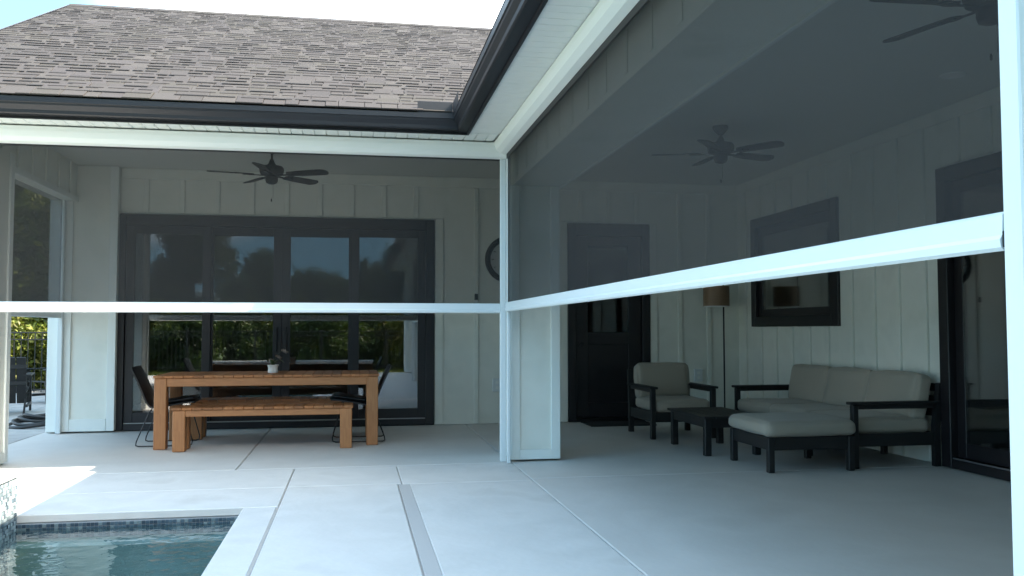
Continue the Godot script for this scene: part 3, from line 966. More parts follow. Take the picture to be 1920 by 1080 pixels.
# ------------------------------------------------------------------ screens
func build_screens() -> void:
	var a: Material = M["aluminium_white"]
	# wide screen across the left porch
	var s1 := thing("retractable_screen", "wide half lowered insect screen in front of the wooden dining table", "screen", Vector3(-0.78, 0, -8.14))
	var hood := PackedVector2Array([Vector2(0.0, 2.80), Vector2(0.012, 2.80), Vector2(0.05, 2.815), Vector2(0.082, 2.85), Vector2(0.095, 2.90), Vector2(0.098, 2.938), Vector2(0.0, 2.938)])
	var hs := prism(hood, -2.17, 2.55, false)
	part("housing", hs, M["trim"], s1, Vector3(0.0, 0, 0), Vector3(0, -PI / 2, 0))
	slab("gap_shade_strip", Vector3(-2.44, 2.788, -0.012), Vector3(2.11, 2.803, 0.008), M["poly_black"], s1, 0.002)  # black strip painting the shaded gap under the housing
	slab("screen_mesh", Vector3(-2.44, 1.44, -0.001), Vector3(2.115, 2.83, 0.001), M["mesh_front"], s1, 0.0)
	var bar := PackedVector2Array([Vector2(-0.02, 1.372), Vector2(0.02, 1.366), Vector2(0.028, 1.374), Vector2(0.030, 1.392), Vector2(0.024, 1.402), Vector2(0.022, 1.448), Vector2(0.016, 1.455), Vector2(-0.016, 1.455), Vector2(-0.022, 1.448)])
	part("bottom_bar", prism(bar, -2.108, 2.438), a, s1, Vector3.ZERO, Vector3(0, -PI / 2, 0))
	slab("side_track", Vector3(-2.50, 0.004, -0.03), Vector3(-2.445, 2.80, 0.03), a, s1, 0.004)
	slab("side_track", Vector3(2.112, 0.004, -0.03), Vector3(2.166, 2.80, 0.03), a, s1, 0.004)
	# long screen along the lounge
	var s2 := thing("retractable_screen", "long half lowered insect screen slanting past the grey sofa", "screen", Vector3(1.385, 0, -4.84))
	var hood2 := PackedVector2Array()
	for p in hood:
		hood2.append(Vector2(-p.x * 1.25, p.y + 0.03 * (2.95 - p.y) / 0.15))
	hood2.reverse()
	part("housing", prism(hood2, -3.30, 4.4), M["trim"], s2)
	slab("gap_shade_strip", Vector3(-0.012, 2.785, -3.178), Vector3(-0.004, 2.832, 3.163), M["poly_black"], s2, 0.002)  # shadow gap below this housing, put in as a black strip before the mesh
	slab("screen_mesh", Vector3(-0.001, 1.45, -3.18), Vector3(0.001, 2.86, 3.161), M["mesh_side"], s2, 0.0)
	var bar2 := PackedVector2Array()
	for p in bar:
		bar2.append(Vector2(-p.x, (p.y - 1.366) * 0.95 + 1.378))
	bar2.reverse()
	part("bottom_bar", prism(bar2, -3.175, 3.159), a, s2)
	slab("end_cap", Vector3(-0.026, 1.385, 3.160), Vector3(-0.004, 1.42, 3.165), M["poly_black"], s2, 0.002)
	slab("side_track", Vector3(-0.004, 0.004, -3.235), Vector3(0.024, 2.83, -3.18), a, s2, 0.004)
	slab("side_track", Vector3(-0.028, 0.004, 3.166), Vector3(0.028, 2.83, 3.225), a, s2, 0.004)
	# small screen in the left end opening
	var s3 := thing("retractable_screen", "narrow half lowered insect screen in the opening beside the white pilaster", "screen", Vector3(-3.40, 0, -10.09))
	slab("screen_mesh", Vector3(-0.001, 1.40, -1.14), Vector3(0.001, 2.75, 1.15), M["mesh_side"], s3, 0.0)
	slab("bottom_bar", Vector3(-0.02, 1.355, -1.14), Vector3(0.02, 1.425, 1.15), a, s3, 0.006)
	slab("side_track", Vector3(-0.028, 0.004, -1.20), Vector3(0.028, 2.75, -1.145), a, s3, 0.004)
	slab("side_track", Vector3(-0.028, 0.004, 1.16), Vector3(0.028, 2.75, 1.21), a, s3, 0.004)

# ------------------------------------------------------------------ fences and trees
func fence(label: String, a: Vector3, b: Vector3, posts: float) -> void:
	var f := thing("iron_fence", label, "fence", a)
	var dir := (b - a)
	var n := dir.length()
	f.rotation.y = -atan2(dir.z, dir.x)
	for y in [0.10, 1.065, 1.20]:
		slab("rail", Vector3(0, y, -0.013), Vector3(n, y + 0.026, 0.013), M["fence_black"], f, 0.003)
	var k := 0
	var mesh := box(Vector3(0.016, 1.16, 0.016), 0.002)
	var x := 0.06
	while x < n:
		part("picket", mesh, M["fence_black"], f, Vector3(x, 0.64, 0))
		x += 0.125
	x = 0.0
	while x <= n + 0.01:
		slab("post", Vector3(x - 0.027, -0.15, -0.027), Vector3(x + 0.027, 1.27, 0.027), M["fence_black"], f, 0.004)
		x += posts

func build_fences() -> void:
	fence("black metal picket fence behind the outdoor chair at the left", Vector3(-11.0, -0.04, -18.6), Vector3(-3.9, -0.04, -18.6), 1.8)
	fence("long black metal picket fence mirrored in the glass doors", Vector3(-11.0, -0.04, 5.6), Vector3(7.0, -0.04, 5.6), 2.0)

var spray: ArrayMesh
func leaf_spray() -> ArrayMesh:
	if spray:
		return spray
	var st := flat()
	var r := RandomNumberGenerator.new()
	r.seed = 99
	for k in 9:
		var d := Vector3(r.randf_range(-1, 1), r.randf_range(-0.7, 1), r.randf_range(-1, 1)).normalized()
		var o := Vector3(r.randf_range(-1, 1), r.randf_range(-1, 1), r.randf_range(-1, 1)) * 0.34
		var s := d.cross(Vector3(r.randf_range(-1, 1), 1, r.randf_range(-1, 1))).normalized()
		var l := r.randf_range(0.26, 0.42)
		var w := l * 0.30
		var n := d.cross(s) * l * 0.10
		var tip := o + d * l - n
		var m1 := o + d * l * 0.45 + s * w + n
		var m2 := o + d * l * 0.45 - s * w + n
		st.add_vertex(o); st.add_vertex(m1); st.add_vertex(tip)
		st.add_vertex(o); st.add_vertex(tip); st.add_vertex(m2)
	spray = done(st)
	return spray

func tree(called: String, label: String, category: String, at: Vector3, height: float, crown_r: float, crown_from: float, clumps: int, leaves: int, size: float, tones: Array, group := "") -> void:
	var t := thing(called, label, category, at, 0.0, group)
	var r := RandomNumberGenerator.new()
	r.seed = hash(called + str(at))
	var tr := 0.018 * height + 0.03
	var lean := Vector3(r.randf_range(-0.06, 0.06), 0, r.randf_range(-0.06, 0.06)) * height
	var st := flat()
	var pts := []
	var rad := []
	for k in 7:
		var f := k / 6.0
		pts.append(lean * f * f + Vector3(r.randf_range(-0.03, 0.03), 0, r.randf_range(-0.03, 0.03)) * height * 0.3 * f + Vector3(0, -0.2 + (height * 0.86 + 0.2) * f, 0))
		rad.append(tr * (1.0 - 0.85 * f) * (1.25 if k == 0 else 1.0))
	add_tube(st, pts, rad, 9)
	var centres := []
	for k in clumps:
		var f := (k + 0.5) / clumps
		var y := lerpf(height * crown_from, height * 0.96, f)
		var prof := sin(PI * clampf(0.18 + 0.72 * f, 0, 1))
		var az := r.randf() * TAU
		var rr := crown_r * prof * sqrt(r.randf()) * 0.85
		var c := Vector3(cos(az) * rr, y + r.randf_range(-0.05, 0.05) * height, sin(az) * rr) + lean * f * f
		centres.append([c, crown_r * r.randf_range(0.26, 0.46), r.randf_range(0.75, 1.25)])
		if k % 2 == 0:
			var base: Vector3 = Vector3(0, maxf(y - rr * 0.8 - 0.2, height * 0.12), 0) + lean * f * f * 0.7
			add_tube(st, [base, base.lerp(c, 0.55) + Vector3(0, 0.06 * rr, 0), c], [tr * 0.34, tr * 0.22, tr * 0.08], 5)
	part("trunk", done(st), M["bark"], t)
	var mm := MultiMesh.new()
	mm.transform_format = MultiMesh.TRANSFORM_3D
	mm.use_colors = true
	mm.mesh = leaf_spray()
	mm.instance_count = leaves
	for k in leaves:
		var c = centres[r.randi() % centres.size()]
		var d := Vector3(r.randfn(), r.randfn() * 0.75, r.randfn())
		d = d.normalized() * pow(r.randf(), 0.45) * float(c[1])
		var b := Basis.from_euler(Vector3(r.randf() * TAU, r.randf() * TAU, r.randf() * TAU)).scaled(Vector3.ONE * size * r.randf_range(0.7, 1.35))
		mm.set_instance_transform(k, Transform3D(b, c[0] + d))
		var col: Color = tones[r.randi() % tones.size()]
		var j := r.randf_range(0.75, 1.25) * float(c[2])
		mm.set_instance_color(k, Color(col.r * j, col.g * j, col.b * j))
	var o := MultiMeshInstance3D.new()
	o.name = "crown"
	o.multimesh = mm
	o.material_override = M["leaves"]
	o.set_meta("kind", "stuff")
	t.add_child(o, true)

func build_trees() -> void:
	var fresh := [Color(0.17, 0.19, 0.032), Color(0.12, 0.15, 0.028), Color(0.21, 0.21, 0.045), Color(0.075, 0.10, 0.02)]
	var deep := [Color(0.060, 0.100, 0.025), Color(0.08, 0.12, 0.03), Color(0.105, 0.145, 0.04), Color(0.042, 0.072, 0.018)]
	# beyond the left fence
	var lt := [[-6.3, -20.6, 6.3, 1.7, 0.10], [-8.6, -21.2, 6.6, 1.9, 0.12], [-7.3, -23.8, 7.2, 2.3, 0.15], [-5.2, -24.5, 7.0, 2.2, 0.15], [-10.6, -23.5, 7.2, 2.2, 0.15]]
	var ll := ["slender leafy tree just behind the left fence, beyond the outdoor chair", "bright leafy tree behind the left fence, farther out from the house", "tall tree in the second row behind the left fence", "tall tree behind the left fence nearest the house corner", "broad tree at the outer end of the left fence"]
	for k in lt.size():
		var a = lt[k]
		tree("leafy_tree", ll[k], "tree", Vector3(a[0], -0.16, a[1]), a[2], a[3], a[4], 22, 2600, 0.42, fresh, "trees behind the left fence")
	var lb := ["low bush behind the left fence, right of the slender tree", "low bush behind the left fence, straight behind the outdoor chair", "low bush behind the left fence, at its outer part"]
	for k in 3:
		tree("bush", lb[k], "bush", Vector3(-5.4 - 1.5 * k, -0.16, -19.5 - 0.2 * k), 1.7, 0.9, 0.1, 9, 900, 0.32, fresh, "bushes behind the left fence")
	# behind the camera: the doors mirror them
	var bt := [[-9.5, 10.5, 9.5, 3.0, 0.06], [-6.0, 12.0, 7.6, 2.0, 0.06], [-3.9, 17.0, 4.3, 1.9, 0.05], [-1.6, 18.5, 3.7, 1.9, 0.05], [0.4, 17.0, 3.9, 1.9, 0.05], [2.1, 15.5, 4.5, 2.0, 0.06], [4.4, 14.0, 6.2, 2.2, 0.06], [-12.5, 13.0, 9.5, 3.0, 0.08]]
	var bl := ["large dark tree mirrored in the leftmost glass door panel", "tall tree mirrored in the second glass panel, cut off by sky", "low tree mirrored in the second glass panel under the sky", "low tree mirrored in the third glass panel, left part", "low tree mirrored in the third glass panel, right part", "middling tree mirrored in the rightmost glass panel", "tall tree mirrored beside the roof edge in the rightmost panel", "large tree beyond the left edge of the mirrored garden"]
	for k in bt.size():
		var a = bt[k]
		tree("garden_tree", bl[k], "tree", Vector3(a[0], -0.16, a[1]), a[2], a[3], a[4], 26, 4200, 0.36, deep, "trees mirrored in the glass doors")
	for k in 9:
		tree("garden_bush", "green bush behind the mirrored picket fence, %s" % ["far left", "second from the left", "third from the left", "left of the middle", "in the middle", "right of the middle", "third from the right", "second from the right", "far right"][k], "bush", Vector3(-8.0 + 1.45 * k, -0.16, 7.6 + 0.6 * sin(k * 2.3)), 1.75 + 0.5 * absf(sin(k * 1.7)), 1.35, 0.05, 11, 1300, 0.32, fresh if k % 3 == 1 else deep, "bushes behind the mirrored fence")
	# grass in the strip that the doors mirror
	var mm := MultiMesh.new()
	mm.transform_format = MultiMesh.TRANSFORM_3D
	mm.use_colors = true
	mm.mesh = leaf_spray()
	mm.instance_count = 5000
	for k in 5000:
		var p := Vector3(rng.randf_range(-10, 6), -0.15, rng.randf_range(3.3, 9.0))
		mm.set_instance_transform(k, Transform3D(Basis.from_euler(Vector3(rng.randf() * 0.6, rng.randf() * TAU, 0)).scaled(Vector3(0.16, 0.24, 0.16)), p))
		var c: Color = fresh[rng.randi() % 4]
		mm.set_instance_color(k, c)
	var o := MultiMeshInstance3D.new()
	o.name = "grass"
	o.multimesh = mm
	o.material_override = M["leaves"]
	o.set_meta("kind", "stuff")
	o.set_meta("label", "green grass along the mirrored picket fence")
	o.set_meta("category", "grass")
	add_child(o)

# ------------------------------------------------------------------ ceiling fans
func fan(label: String, at: Vector3, low: float, turn: float) -> void:
	var f := thing("ceiling_fan", label, "ceiling fan", at, turn, "black ceiling fans")
	var m: Material = M["fan_black"]
	part("canopy", lathe([Vector2(0.018, -0.085), Vector2(0.03, -0.08), Vector2(0.055, -0.05), Vector2(0.074, -0.022), Vector2(0.074, 0.0), Vector2(0.0, 0.0)], 24), m, f)
	part("downrod", lathe([Vector2(0.011, -0.16 - low), Vector2(0.011, -0.07)], 12), m, f)
	part("motor", lathe([Vector2(0.0, -0.275 - low), Vector2(0.085, -0.272 - low), Vector2(0.118, -0.255 - low), Vector2(0.128, -0.225 - low), Vector2(0.128, -0.195 - low), Vector2(0.112, -0.172 - low), Vector2(0.06, -0.162 - low), Vector2(0.038, -0.145 - low), Vector2(0.022, -0.105 - low), Vector2(0.014, -0.09 - low), Vector2(0.0, -0.088 - low)], 32), m, f)
	part("switch_housing", lathe([Vector2(0.0, -0.365 - low), Vector2(0.03, -0.362 - low), Vector2(0.056, -0.35 - low), Vector2(0.066, -0.325 - low), Vector2(0.066, -0.285 - low), Vector2(0.05, -0.274 - low), Vector2(0.0, -0.274 - low)], 28), m, f)
	var outline := PackedVector2Array()
	for k in 9:
		var a := -PI / 2 + PI * k / 8.0
		outline.append(Vector2(0.60 + 0.062 * cos(a), 0.07 * sin(a)))
	outline.append(Vector2(0.34, 0.064))
	outline.append(Vector2(0.20, 0.05))
	outline.append(Vector2(0.185, 0.03))
	outline.append(Vector2(0.185, -0.03))
	outline.append(Vector2(0.20, -0.05))
	outline.append(Vector2(0.34, -0.064))
	var bm := prism(outline, -0.004, 0.004)
	for k in 5:
		var az := TAU * k / 5.0
		var bl := part("blade", bm, m, f, Vector3(0, -0.262 - low, 0))
		bl.basis = Basis(Vector3.UP, az) * Basis(Vector3.RIGHT, -PI / 2 - 0.22)
		var st := flat()
		add_box(st, Vector3(0.07, -0.014, -0.014), Vector3(0.30, 0.014, -0.005), 0.002)
		add_box(st, Vector3(0.19, -0.036, -0.0141), Vector3(0.25, 0.036, -0.0045), 0.002)
		part("blade_bracket", done(st), m, bl)
	part("pull_chain", tube([Vector3(0.03, -0.36 - low, 0.02), Vector3(0.031, -0.43 - low, 0.02), Vector3(0.031, -0.52 - low, 0.02)], 0.0014, 5), m, f)
	part("pull_knob", lathe([Vector2(0, -0.555 - low), Vector2(0.006, -0.55 - low), Vector2(0.007, -0.53 - low), Vector2(0.003, -0.518 - low), Vector2(0, -0.518 - low)], 10), m, f)

func build_fans() -> void:
	# azimuths follow the lean of the blades in the photograph
	fan("black ceiling fan above the wooden dining table", Vector3(-0.88, CEIL, -9.8), 0.05, deg_to_rad(-30.0 + 5.0))
	fan("black ceiling fan above the coffee table, hanging whole in view", Vector3(3.5, CEIL, -8.1), 0.0, deg_to_rad(-32.0 - 23.0))
	fan("black ceiling fan cut off by the near white post", Vector3(3.25, CEIL, -4.06), 0.03, deg_to_rad(-36.0 - 2.0))

# ------------------------------------------------------------------ dining set
func wooden_top(parent: Node, x0: float, x1: float, z0: float, z1: float, y: float, n: int) -> void:
	var w := (x1 - x0) / n
	for k in n:
		slab("slat", Vector3(x0 + k * w + 0.0015, y - 0.026, z0), Vector3(x0 + (k + 1) * w - 0.0015, y, z1 + (0.0015 if k % 2 == 0 else -0.0015)), M["wood_slat_%d" % (rng.randi() % 3)], parent, 0.005)

func wooden_table(called: String, label: String, category: String, at: Vector3, lx: float, lz: float, h: float, leg: float, apron: float, n: int, group := "") -> void:
	var t := thing(called, label, category, at, 0.0, group)
	wooden_top(t, -lx * 0.5, lx * 0.5, -lz * 0.5, lz * 0.5, h, n)
	var ix := lx * 0.5 - 0.012
	var iz := lz * 0.5 - 0.012
	for sx in [-1, 1]:
		for sz in [-1, 1]:
			slab("leg", Vector3(-ix if sx < 0 else ix - leg, 0.003, -iz if sz < 0 else iz - leg), Vector3(-ix + leg if sx < 0 else ix, h - 0.027, -iz + leg if sz < 0 else iz), M["wood_y"], t, 0.006)
	for sz in [-1, 1]:
		var zf: float = sz * (iz - 0.022)
		slab("apron", Vector3(-ix + leg, h - 0.027 - apron, zf - 0.014), Vector3(ix - leg, h - 0.0275, zf + 0.014), M["wood_x"], t, 0.004)
	for sx in [-1, 1]:
		var xf: float = sx * (ix - 0.022)
		slab("apron", Vector3(xf - 0.014, h - 0.027 - apron, -iz + leg), Vector3(xf + 0.014, h - 0.0275, iz - leg), M["wood_y"], t, 0.004)

func sled_chair(label: String, at: Vector3, turn: float) -> void:
	var c := thing("dining_chair", label, "chair", at, turn, "black sled chairs at the dining table")
	var prof := [Vector2(0.31, 0.47), Vector2(0.29, 0.485), Vector2(0.20, 0.478), Vector2(0.05, 0.452), Vector2(-0.08, 0.428), Vector2(-0.135, 0.435), Vector2(-0.165, 0.475), Vector2(-0.20, 0.56), Vector2(-0.25, 0.68), Vector2(-0.305, 0.79), Vector2(-0.325, 0.835)]
	part("shell", sheet(prof, 0.47, 0.016, 0.022), M["shell_black"], c)
	part("seat_pad", cushion(Vector3(0.40, 0.03, 0.36), 0.012, 0.008, 5), M["shell_black"], c, Vector3(0, 0.478, 0.10), Vector3(-0.14, 0, 0))
	for s in [-1.0, 1.0]:
		var x: float = 0.205 * s
		part("sled_leg", tube([Vector3(x * 0.8, 0.44, -0.06), Vector3(x * 0.95, 0.415, -0.12), Vector3(x, 0.36, -0.155), Vector3(x * 1.1, 0.06, -0.275), Vector3(x * 1.1, 0.022, -0.28), Vector3(x * 1.1, 0.012, -0.255), Vector3(x * 1.1, 0.012, 0.24), Vector3(x * 1.1, 0.022, 0.272), Vector3(x * 1.1, 0.06, 0.278), Vector3(x, 0.40, 0.185), Vector3(x * 0.92, 0.452, 0.15), Vector3(x * 0.8, 0.462, 0.08)], 0.0065, 7), M["steel_dark"], c)
	part("cross_bar", tube([Vector3(-0.19, 0.445, 0.08), Vector3(0.19, 0.445, 0.08)], 0.006, 6), M["steel_dark"], c)

func build_dining() -> void:
	wooden_table("dining_table", "long wooden dining table with thick square legs under the fan", "table", Vector3(-0.865, 0, -10.0), 2.27, 0.92, 0.75, 0.12, 0.085, 23)
	wooden_table("wooden_bench", "wooden bench pulled out in front of the dining table", "bench", Vector3(-0.89, 0, -9.52), 1.78, 0.36, 0.44, 0.12, 0.065, 18, "benches at the dining table")
	wooden_table("wooden_bench", "wooden bench on the far side of the table, towards the glass doors", "bench", Vector3(-0.89, 0, -10.53), 1.78, 0.36, 0.44, 0.12, 0.065, 18, "benches at the dining table")
	sled_chair("black sled chair at the left end of the wooden table", Vector3(-1.93, 0, -10.03), PI / 2)
	sled_chair("black sled chair at the right end of the wooden table, half hidden by its leg", Vector3(0.06, 0, -10.03), -PI / 2)
	# flower pot on the table
	var p := thing("flower_pot", "small white ceramic pot with a wilting plant on the table", "pot", Vector3(-0.86, 0.752, -9.99))
	part("pot", lathe([Vector2(0.0, 0.0), Vector2(0.052, 0.0), Vector2(0.056, 0.012), Vector2(0.050, 0.04), Vector2(0.054, 0.065), Vector2(0.064, 0.085), Vector2(0.060, 0.085), Vector2(0.050, 0.066), Vector2(0.046, 0.05), Vector2(0.0, 0.05)], 28), M["ceramic"], p)
	part("soil", lathe([Vector2(0.050, 0.066), Vector2(0.0, 0.068)], 16), M["soil"], p)
	var r := RandomNumberGenerator.new()
	r.seed = 8
	for k in 3:
		var tip := Vector3([0.10, 0.04, -0.03][k], [0.25, 0.19, 0.15][k], r.randf_range(-0.03, 0.03))
		part("stem", tube([Vector3(0.01 * k, 0.06, 0), Vector3(tip.x * 0.3, tip.y * 0.7, 0), tip, tip + Vector3(0.07, -0.03, 0)], 0.0025, 5), M["leaf_dark"], p)
		for j in 3:
			var st := flat()
			for q in 5:
				var az := TAU * q / 5
				var d := Vector3(cos(az), sin(az), 0.3)
				var s := Vector3(-sin(az), cos(az), 0) * 0.008
				st.add_vertex(Vector3.ZERO); st.add_vertex(d * 0.014 + s); st.add_vertex(d * 0.024)
				st.add_vertex(Vector3.ZERO); st.add_vertex(d * 0.024); st.add_vertex(d * 0.014 - s)
			part("flower", done(st), M["petal"], p, tip + Vector3(0.02 * j, -0.012 * j - 0.004, 0.006), Vector3(r.randf(), r.randf(), 0))
	for k in 5:
		var st := flat()
		var az := TAU * k / 5 + 0.4
		var d := Vector3(cos(az), 0, sin(az))
		var s := Vector3(-sin(az), 0, cos(az)) * 0.018
		var pts := [Vector3(0, 0.065, 0), d * 0.05 + Vector3(0, 0.13, 0), d * 0.10 + Vector3(0, 0.14, 0), d * 0.14 + Vector3(0, 0.10, 0)]
		for j in 3:
			var w0: Vector3 = s * [0.4, 1.0, 0.9][j]
			var w1: Vector3 = s * [1.0, 0.9, 0.0][j]
			quad(st, pts[j] - w0, pts[j] + w0, pts[j + 1] + w1, pts[j + 1] - w1)
		part("leaf", done(st), M["leaf_dark"], p)

# ------------------------------------------------------------------ lounge set
# a deep seat: width along local x, opening towards local +z
func deep_seat(called: String, label: String, category: String, at: Vector3, turn: float, w: float, d: float, seats: int) -> void:
	var t := thing(called, label, category, at, turn)
	var m: Material = M["poly_black"]
	var hx := w * 0.5
	var hz := d * 0.5
	var lg := 0.055
	for s in [-1.0, 1.0]:
		var x0: float = -hx if s < 0 else hx - lg
		slab("leg", Vector3(x0, 0.003, hz - lg), Vector3(x0 + lg, 0.553, hz), m, t, 0.005)
		# rear leg: straight to the seat, then leaning back
		var o := PackedVector2Array([Vector2(-hz, 0.003), Vector2(-hz + lg, 0.003), Vector2(-hz + lg, 0.36), Vector2(-hz - 0.045 + lg * 0.8, 0.735), Vector2(-hz - 0.045, 0.735), Vector2(-hz, 0.34)])
		var pl := part("leg", prism(o, -lg * 0.5, lg * 0.5), m, t, Vector3(x0 + lg * 0.5, 0, 0), Vector3(0, -PI / 2, 0))
		# prism x axis becomes local z
		slab("arm", Vector3(x0 - 0.018, 0.555, -hz - 0.005), Vector3(x0 + lg + 0.018, 0.58, hz + 0.025), m, t, 0.005)
		slab("arm_rail", Vector3(x0 + 0.014, 0.515, -hz + lg), Vector3(x0 + lg - 0.014, 0.554, hz - lg), m, t, 0.003)
		slab("side_rail", Vector3(x0 + 0.012, 0.19, -hz + lg), Vector3(x0 + lg - 0.012, 0.30, hz - lg), m, t, 0.004)
	slab("front_rail", Vector3(-hx + lg, 0.19, hz - lg + 0.012), Vector3(hx - lg, 0.30, hz - 0.012), m, t, 0.004)
	slab("back_rail", Vector3(-hx + lg, 0.19, -hz + 0.012), Vector3(hx - lg, 0.30, -hz + lg - 0.012), m, t, 0.004)
	for y in [0.44, 0.55, 0.66]:
		var lean: float = -0.045 * (y - 0.34) / 0.39
		slab("back_slat", Vector3(-hx + lg, y, -hz + 0.012 + lean), Vector3(hx - lg, y + 0.07, -hz + 0.034 + lean), m, t, 0.003)
	for k in 6:
		var z := -hz + lg + 0.01 + k * (d - 2 * lg - 0.02) / 6.0
		slab("seat_slat", Vector3(-hx + lg, 0.272, z), Vector3(hx - lg, 0.292, z + 0.085), m, t, 0.003)
	if seats > 1:
		for k in range(1, seats):
			var x := -hx + w * k / seats
			for z in [-hz, hz - lg]:
				slab("leg", Vector3(x - lg * 0.5, 0.003, z + 0.002), Vector3(x + lg * 0.5, 0.189, z + lg - 0.002), m, t, 0.005)
	var cw := (w - 2 * lg - 0.012) / seats
	for k in seats:
		var x := -hx + lg + 0.006 + cw * (k + 0.5)
		part("seat_cushion", cushion(Vector3(cw - 0.006, 0.135, d - 0.06), 0.045, 0.012, 70 + k), M["cushion"], t, Vector3(x, 0.362, 0.028))
		part("back_cushion", cushion(Vector3(cw - 0.008, 0.40, 0.15), 0.036, 0.022, 80 + k + seats), M["cushion"], t, Vector3(x, 0.605, -hz + 0.125), Vector3(-0.20, 0, 0))

func build_lounge() -> void:
	deep_seat("lounge_armchair", "black framed armchair with beige cushions beside the dark entry door", "armchair", Vector3(3.615, 0, -9.87), 0.0, 0.76, 0.84, 1)
	deep_seat("lounge_sofa", "long black framed sofa with beige cushions along the side wall", "sofa", Vector3(4.70, 0, -8.38), -PI / 2, 2.46, 0.84, 3)
	# ottoman pushed against the sofa
	var o := thing("lounge_ottoman", "black framed ottoman with thick beige cushion pushed against the sofa", "ottoman", Vector3(3.845, 0, -7.46))
	var m: Material = M["poly_black"]
	for sx in [-1, 1]:
		for sz in [-1, 1]:
			slab("leg", Vector3(-0.395 if sx < 0 else 0.34, 0.003, -0.395 if sz < 0 else 0.34), Vector3(-0.34 if sx < 0 else 0.395, 0.30, -0.34 if sz < 0 else 0.395), m, o, 0.005)
		slab("side_rail", Vector3(-0.385 if sx < 0 else 0.353, 0.19, -0.34), Vector3(-0.353 if sx < 0 else 0.385, 0.299, 0.34), m, o, 0.004)
		slab("front_rail", Vector3(-0.34, 0.19, -0.385 if sx < 0 else 0.353), Vector3(0.34, 0.299, -0.353 if sx < 0 else 0.385), m, o, 0.004)
	slab("top_board", Vector3(-0.345, 0.275, -0.345), Vector3(0.345, 0.297, 0.345), m, o, 0.003)
	part("cushion", cushion(Vector3(0.83, 0.125, 0.83), 0.05, 0.012, 91), M["cushion"], o, Vector3(0.0, 0.37, 0.0))
	# coffee table
	var t := thing("coffee_table", "low black slatted coffee table between armchair and ottoman", "table", Vector3(3.60, 0, -8.59))
	for sx in [-1, 1]:
		for sz in [-1, 1]:
			slab("leg", Vector3(-0.285 if sx < 0 else 0.22, 0.003, -0.475 if sz < 0 else 0.41), Vector3(-0.22 if sx < 0 else 0.285, 0.357, -0.41 if sz < 0 else 0.475), m, t, 0.005)
		slab("apron", Vector3(-0.275 if sx < 0 else 0.25, 0.27, -0.41), Vector3(-0.25 if sx < 0 else 0.275, 0.357, 0.41), m, t, 0.003)
		slab("apron", Vector3(-0.22, 0.27, -0.465 if sx < 0 else 0.44), Vector3(0.22, 0.357, -0.44 if sx < 0 else 0.465), m, t, 0.003)
	for k in 5:
		slab("slat", Vector3(-0.31 + k * 0.124 + 0.002, 0.358, -0.51), Vector3(-0.31 + (k + 1) * 0.124 - 0.002, 0.382, 0.51), m, t, 0.004)

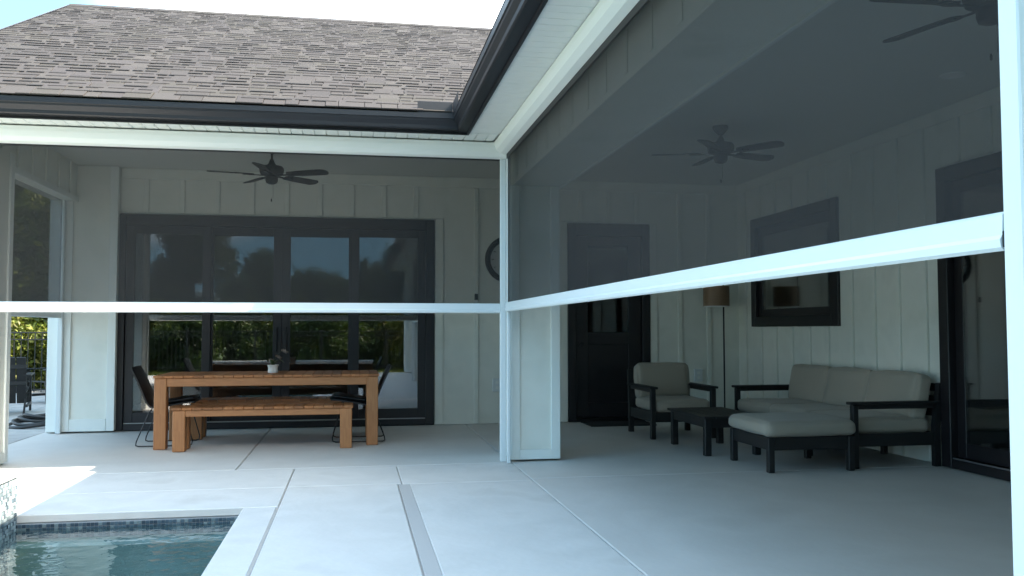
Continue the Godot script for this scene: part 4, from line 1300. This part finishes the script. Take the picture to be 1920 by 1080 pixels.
# ------------------------------------------------------------------ lamp, clock and the rest
func build_small_things() -> void:
	var l := thing("floor_lamp", "slim black floor lamp with round wood veneer shade in the corner", "lamp", Vector3(4.81, 0, -11.1))
	part("base", lathe([Vector2(0.0, 0.003), Vector2(0.14, 0.003), Vector2(0.14, 0.018), Vector2(0.02, 0.026), Vector2(0.0, 0.026)], 28), M["steel_dark"], l)
	part("pole", tube([Vector3(0, 0.02, 0), Vector3(0, 1.80, 0)], 0.0105, 10), M["fan_black"], l)
	part("arm", tube([Vector3(0, 1.62, 0), Vector3(-0.10, 1.62, 0)], 0.006, 8), M["fan_black"], l)
	part("lamp_shade", lathe([Vector2(0.166, 0.0), Vector2(0.170, 0.0), Vector2(0.170, 0.26), Vector2(0.166, 0.26), Vector2(0.166, 0.0)], 36), M["veneer"], l, Vector3(-0.10, 1.525, 0))
	part("diffuser", lathe([Vector2(0.0, 0.0), Vector2(0.163, 0.0), Vector2(0.163, 0.012), Vector2(0.0, 0.012)], 32), M["ceramic"], l, Vector3(-0.10, 1.513, 0))

	var c := thing("wall_clock", "round black rimmed wall clock half hidden by the white post", "clock", Vector3(1.98, 2.13, PAINT_Z + 0.003))
	part("rim", lathe([Vector2(0.235, 0.0), Vector2(0.30, 0.0), Vector2(0.308, 0.02), Vector2(0.296, 0.045), Vector2(0.262, 0.045), Vector2(0.248, 0.025), Vector2(0.235, 0.012)], 48), M["fan_black"], c, Vector3.ZERO, Vector3(PI / 2, 0, 0))
	part("face", lathe([Vector2(0.246, 0.0), Vector2(0.246, 0.012), Vector2(0.0, 0.012)], 40), M["clock_face"], c, Vector3.ZERO, Vector3(PI / 2, 0, 0))
	for k in 12:
		var a := TAU * k / 12
		part("hour_mark", box(Vector3(0.008, 0.035, 0.003), 0.001), M["fan_black"], c, Vector3(sin(a) * 0.205, cos(a) * 0.205, 0.0145), Vector3(0, 0, -a))
	part("hand", box(Vector3(0.010, 0.13, 0.003), 0.001), M["fan_black"], c, Vector3(-0.045, 0.04, 0.018), Vector3(0, 0, 0.85))
	part("hand", box(Vector3(0.007, 0.19, 0.003), 0.001), M["fan_black"], c, Vector3(0.03, 0.085, 0.022), Vector3(0, 0, -0.35))

	var b := thing("door_chime_button", "small dark button on the wall left of the clock", "button", Vector3(1.558, 1.64, PAINT_Z + 0.021))
	slab("plate", Vector3(-0.022, -0.04, 0.0), Vector3(0.022, 0.04, 0.014), M["steel_dark"], b, 0.004)
	slab("push", Vector3(-0.009, -0.009, 0.0145), Vector3(0.009, 0.009, 0.019), M["poly_black"], b, 0.002)
	for q in [[Vector3(4.58, 0.60, PAINT_Z + 0.001), "white power outlet cover low on the wall behind the armchair"], [Vector3(1.83, 0.50, PAINT_Z + 0.001), "white outlet cover on the wall beside the corner post"]]:
		var o := thing("power_outlet", q[1], "outlet", q[0])
		slab("cover", Vector3(-0.06, -0.085, 0.0), Vector3(0.06, 0.085, 0.035), M["aluminium_white"], o, 0.008)
		slab("socket", Vector3(-0.02, 0.015, 0.0352), Vector3(0.02, 0.05, 0.038), M["trim"], o, 0.002)
		slab("socket", Vector3(-0.02, -0.05, 0.0352), Vector3(0.02, -0.015, 0.038), M["trim"], o, 0.002)
	var dl := thing("recessed_light", "small round white downlight, unlit, in the lounge ceiling", "downlight", Vector3(4.58, CEIL, -6.14))
	part("trim_ring", lathe([Vector2(0.062, 0.0), Vector2(0.062, -0.002), Vector2(0.09, -0.007), Vector2(0.098, 0.0)], 32), M["trim"], dl)
	part("lens", lathe([Vector2(0.0, -0.0035), Vector2(0.062, -0.003)], 24), M["ceramic"], dl)
	var dm := thing("door_mat", "flat black door mat before the dark entry door", "mat", Vector3(3.36, 0.001, -11.13))
	slab("mat", Vector3(-0.43, 0.0, -0.27), Vector3(0.43, 0.014, 0.28), M["mat_black"], dm, 0.005)

	# outdoors at the far left
	patio_chair("black slatted outdoor chair turned away, seen past the left post", Vector3(-5.03, 0.0, -14.3), PI + 0.25)
	patio_chair("second black outdoor chair farther off, beside the white pilaster edge", Vector3(-5.0, 0.0, -16.3), -0.7)
	var h := thing("coiled_hose", "black hose lying coiled on the paving by the white pilaster", "hose", Vector3(-3.93, 0, -12.25))
	for k in 4:
		var pts := []
		var rr := 0.30 - 0.035 * k
		for j in 25:
			var a := TAU * j / 24.0
			pts.append(Vector3(cos(a) * rr * 1.15 + 0.02 * k, 0.026 + 0.036 * k + 0.02 * sin(a * 2 + k), sin(a) * rr + 0.02 * sin(k * 2.0)))
		part("coil", tube(pts, 0.021, 8), M["hose"], h)

func patio_chair(label: String, at: Vector3, turn: float) -> void:
	var t := thing("patio_chair", label, "chair", at, turn, "black outdoor chairs left of the house")
	var m: Material = M["poly_black"]
	# opens towards local +z
	for k in 4:
		var bl := slab("back_slat", Vector3(-0.27 + k * 0.137, 0.0, -0.012), Vector3(-0.27 + k * 0.137 + 0.124, 0.72, 0.012), m, t, 0.004)
		bl.transform = Transform3D(Basis(Vector3.RIGHT, -0.36), Vector3(-0.27 + k * 0.137 + 0.062, 0.49, -0.34))
	for y in [0.42, 0.66]:
		slab("back_rail", Vector3(-0.28, y, -0.355 - (y - 0.42) * 0.36), Vector3(0.28, y + 0.06, -0.333 - (y - 0.42) * 0.36), m, t, 0.004)
	for k in 5:
		slab("seat_slat", Vector3(-0.27, 0.30 + 0.012 * k, -0.22 + k * 0.11), Vector3(0.27, 0.32 + 0.012 * k, -0.125 + k * 0.11), m, t, 0.004)
	for s in [-1.0, 1.0]:
		var x: float = 0.285 * s
		slab("arm", Vector3(x - 0.05, 0.55, -0.40), Vector3(x + 0.05, 0.575, 0.36), m, t, 0.005)
		slab("leg", Vector3(x - 0.015, 0.003, 0.25), Vector3(x + 0.015, 0.549, 0.33), m, t, 0.004)
		var o := PackedVector2Array([Vector2(-0.50, 0.003), Vector2(-0.42, 0.003), Vector2(-0.18, 0.30), Vector2(0.33, 0.36), Vector2(0.33, 0.28), Vector2(-0.2, 0.215)])
		part("leg", prism(o, -0.013, 0.013), m, t, Vector3(x - 0.03 * s, 0, 0), Vector3(0, -PI / 2, 0))
		slab("stretcher", Vector3(x - 0.013, 0.10, -0.40), Vector3(x + 0.013, 0.14, 0.26), m, t, 0.003)
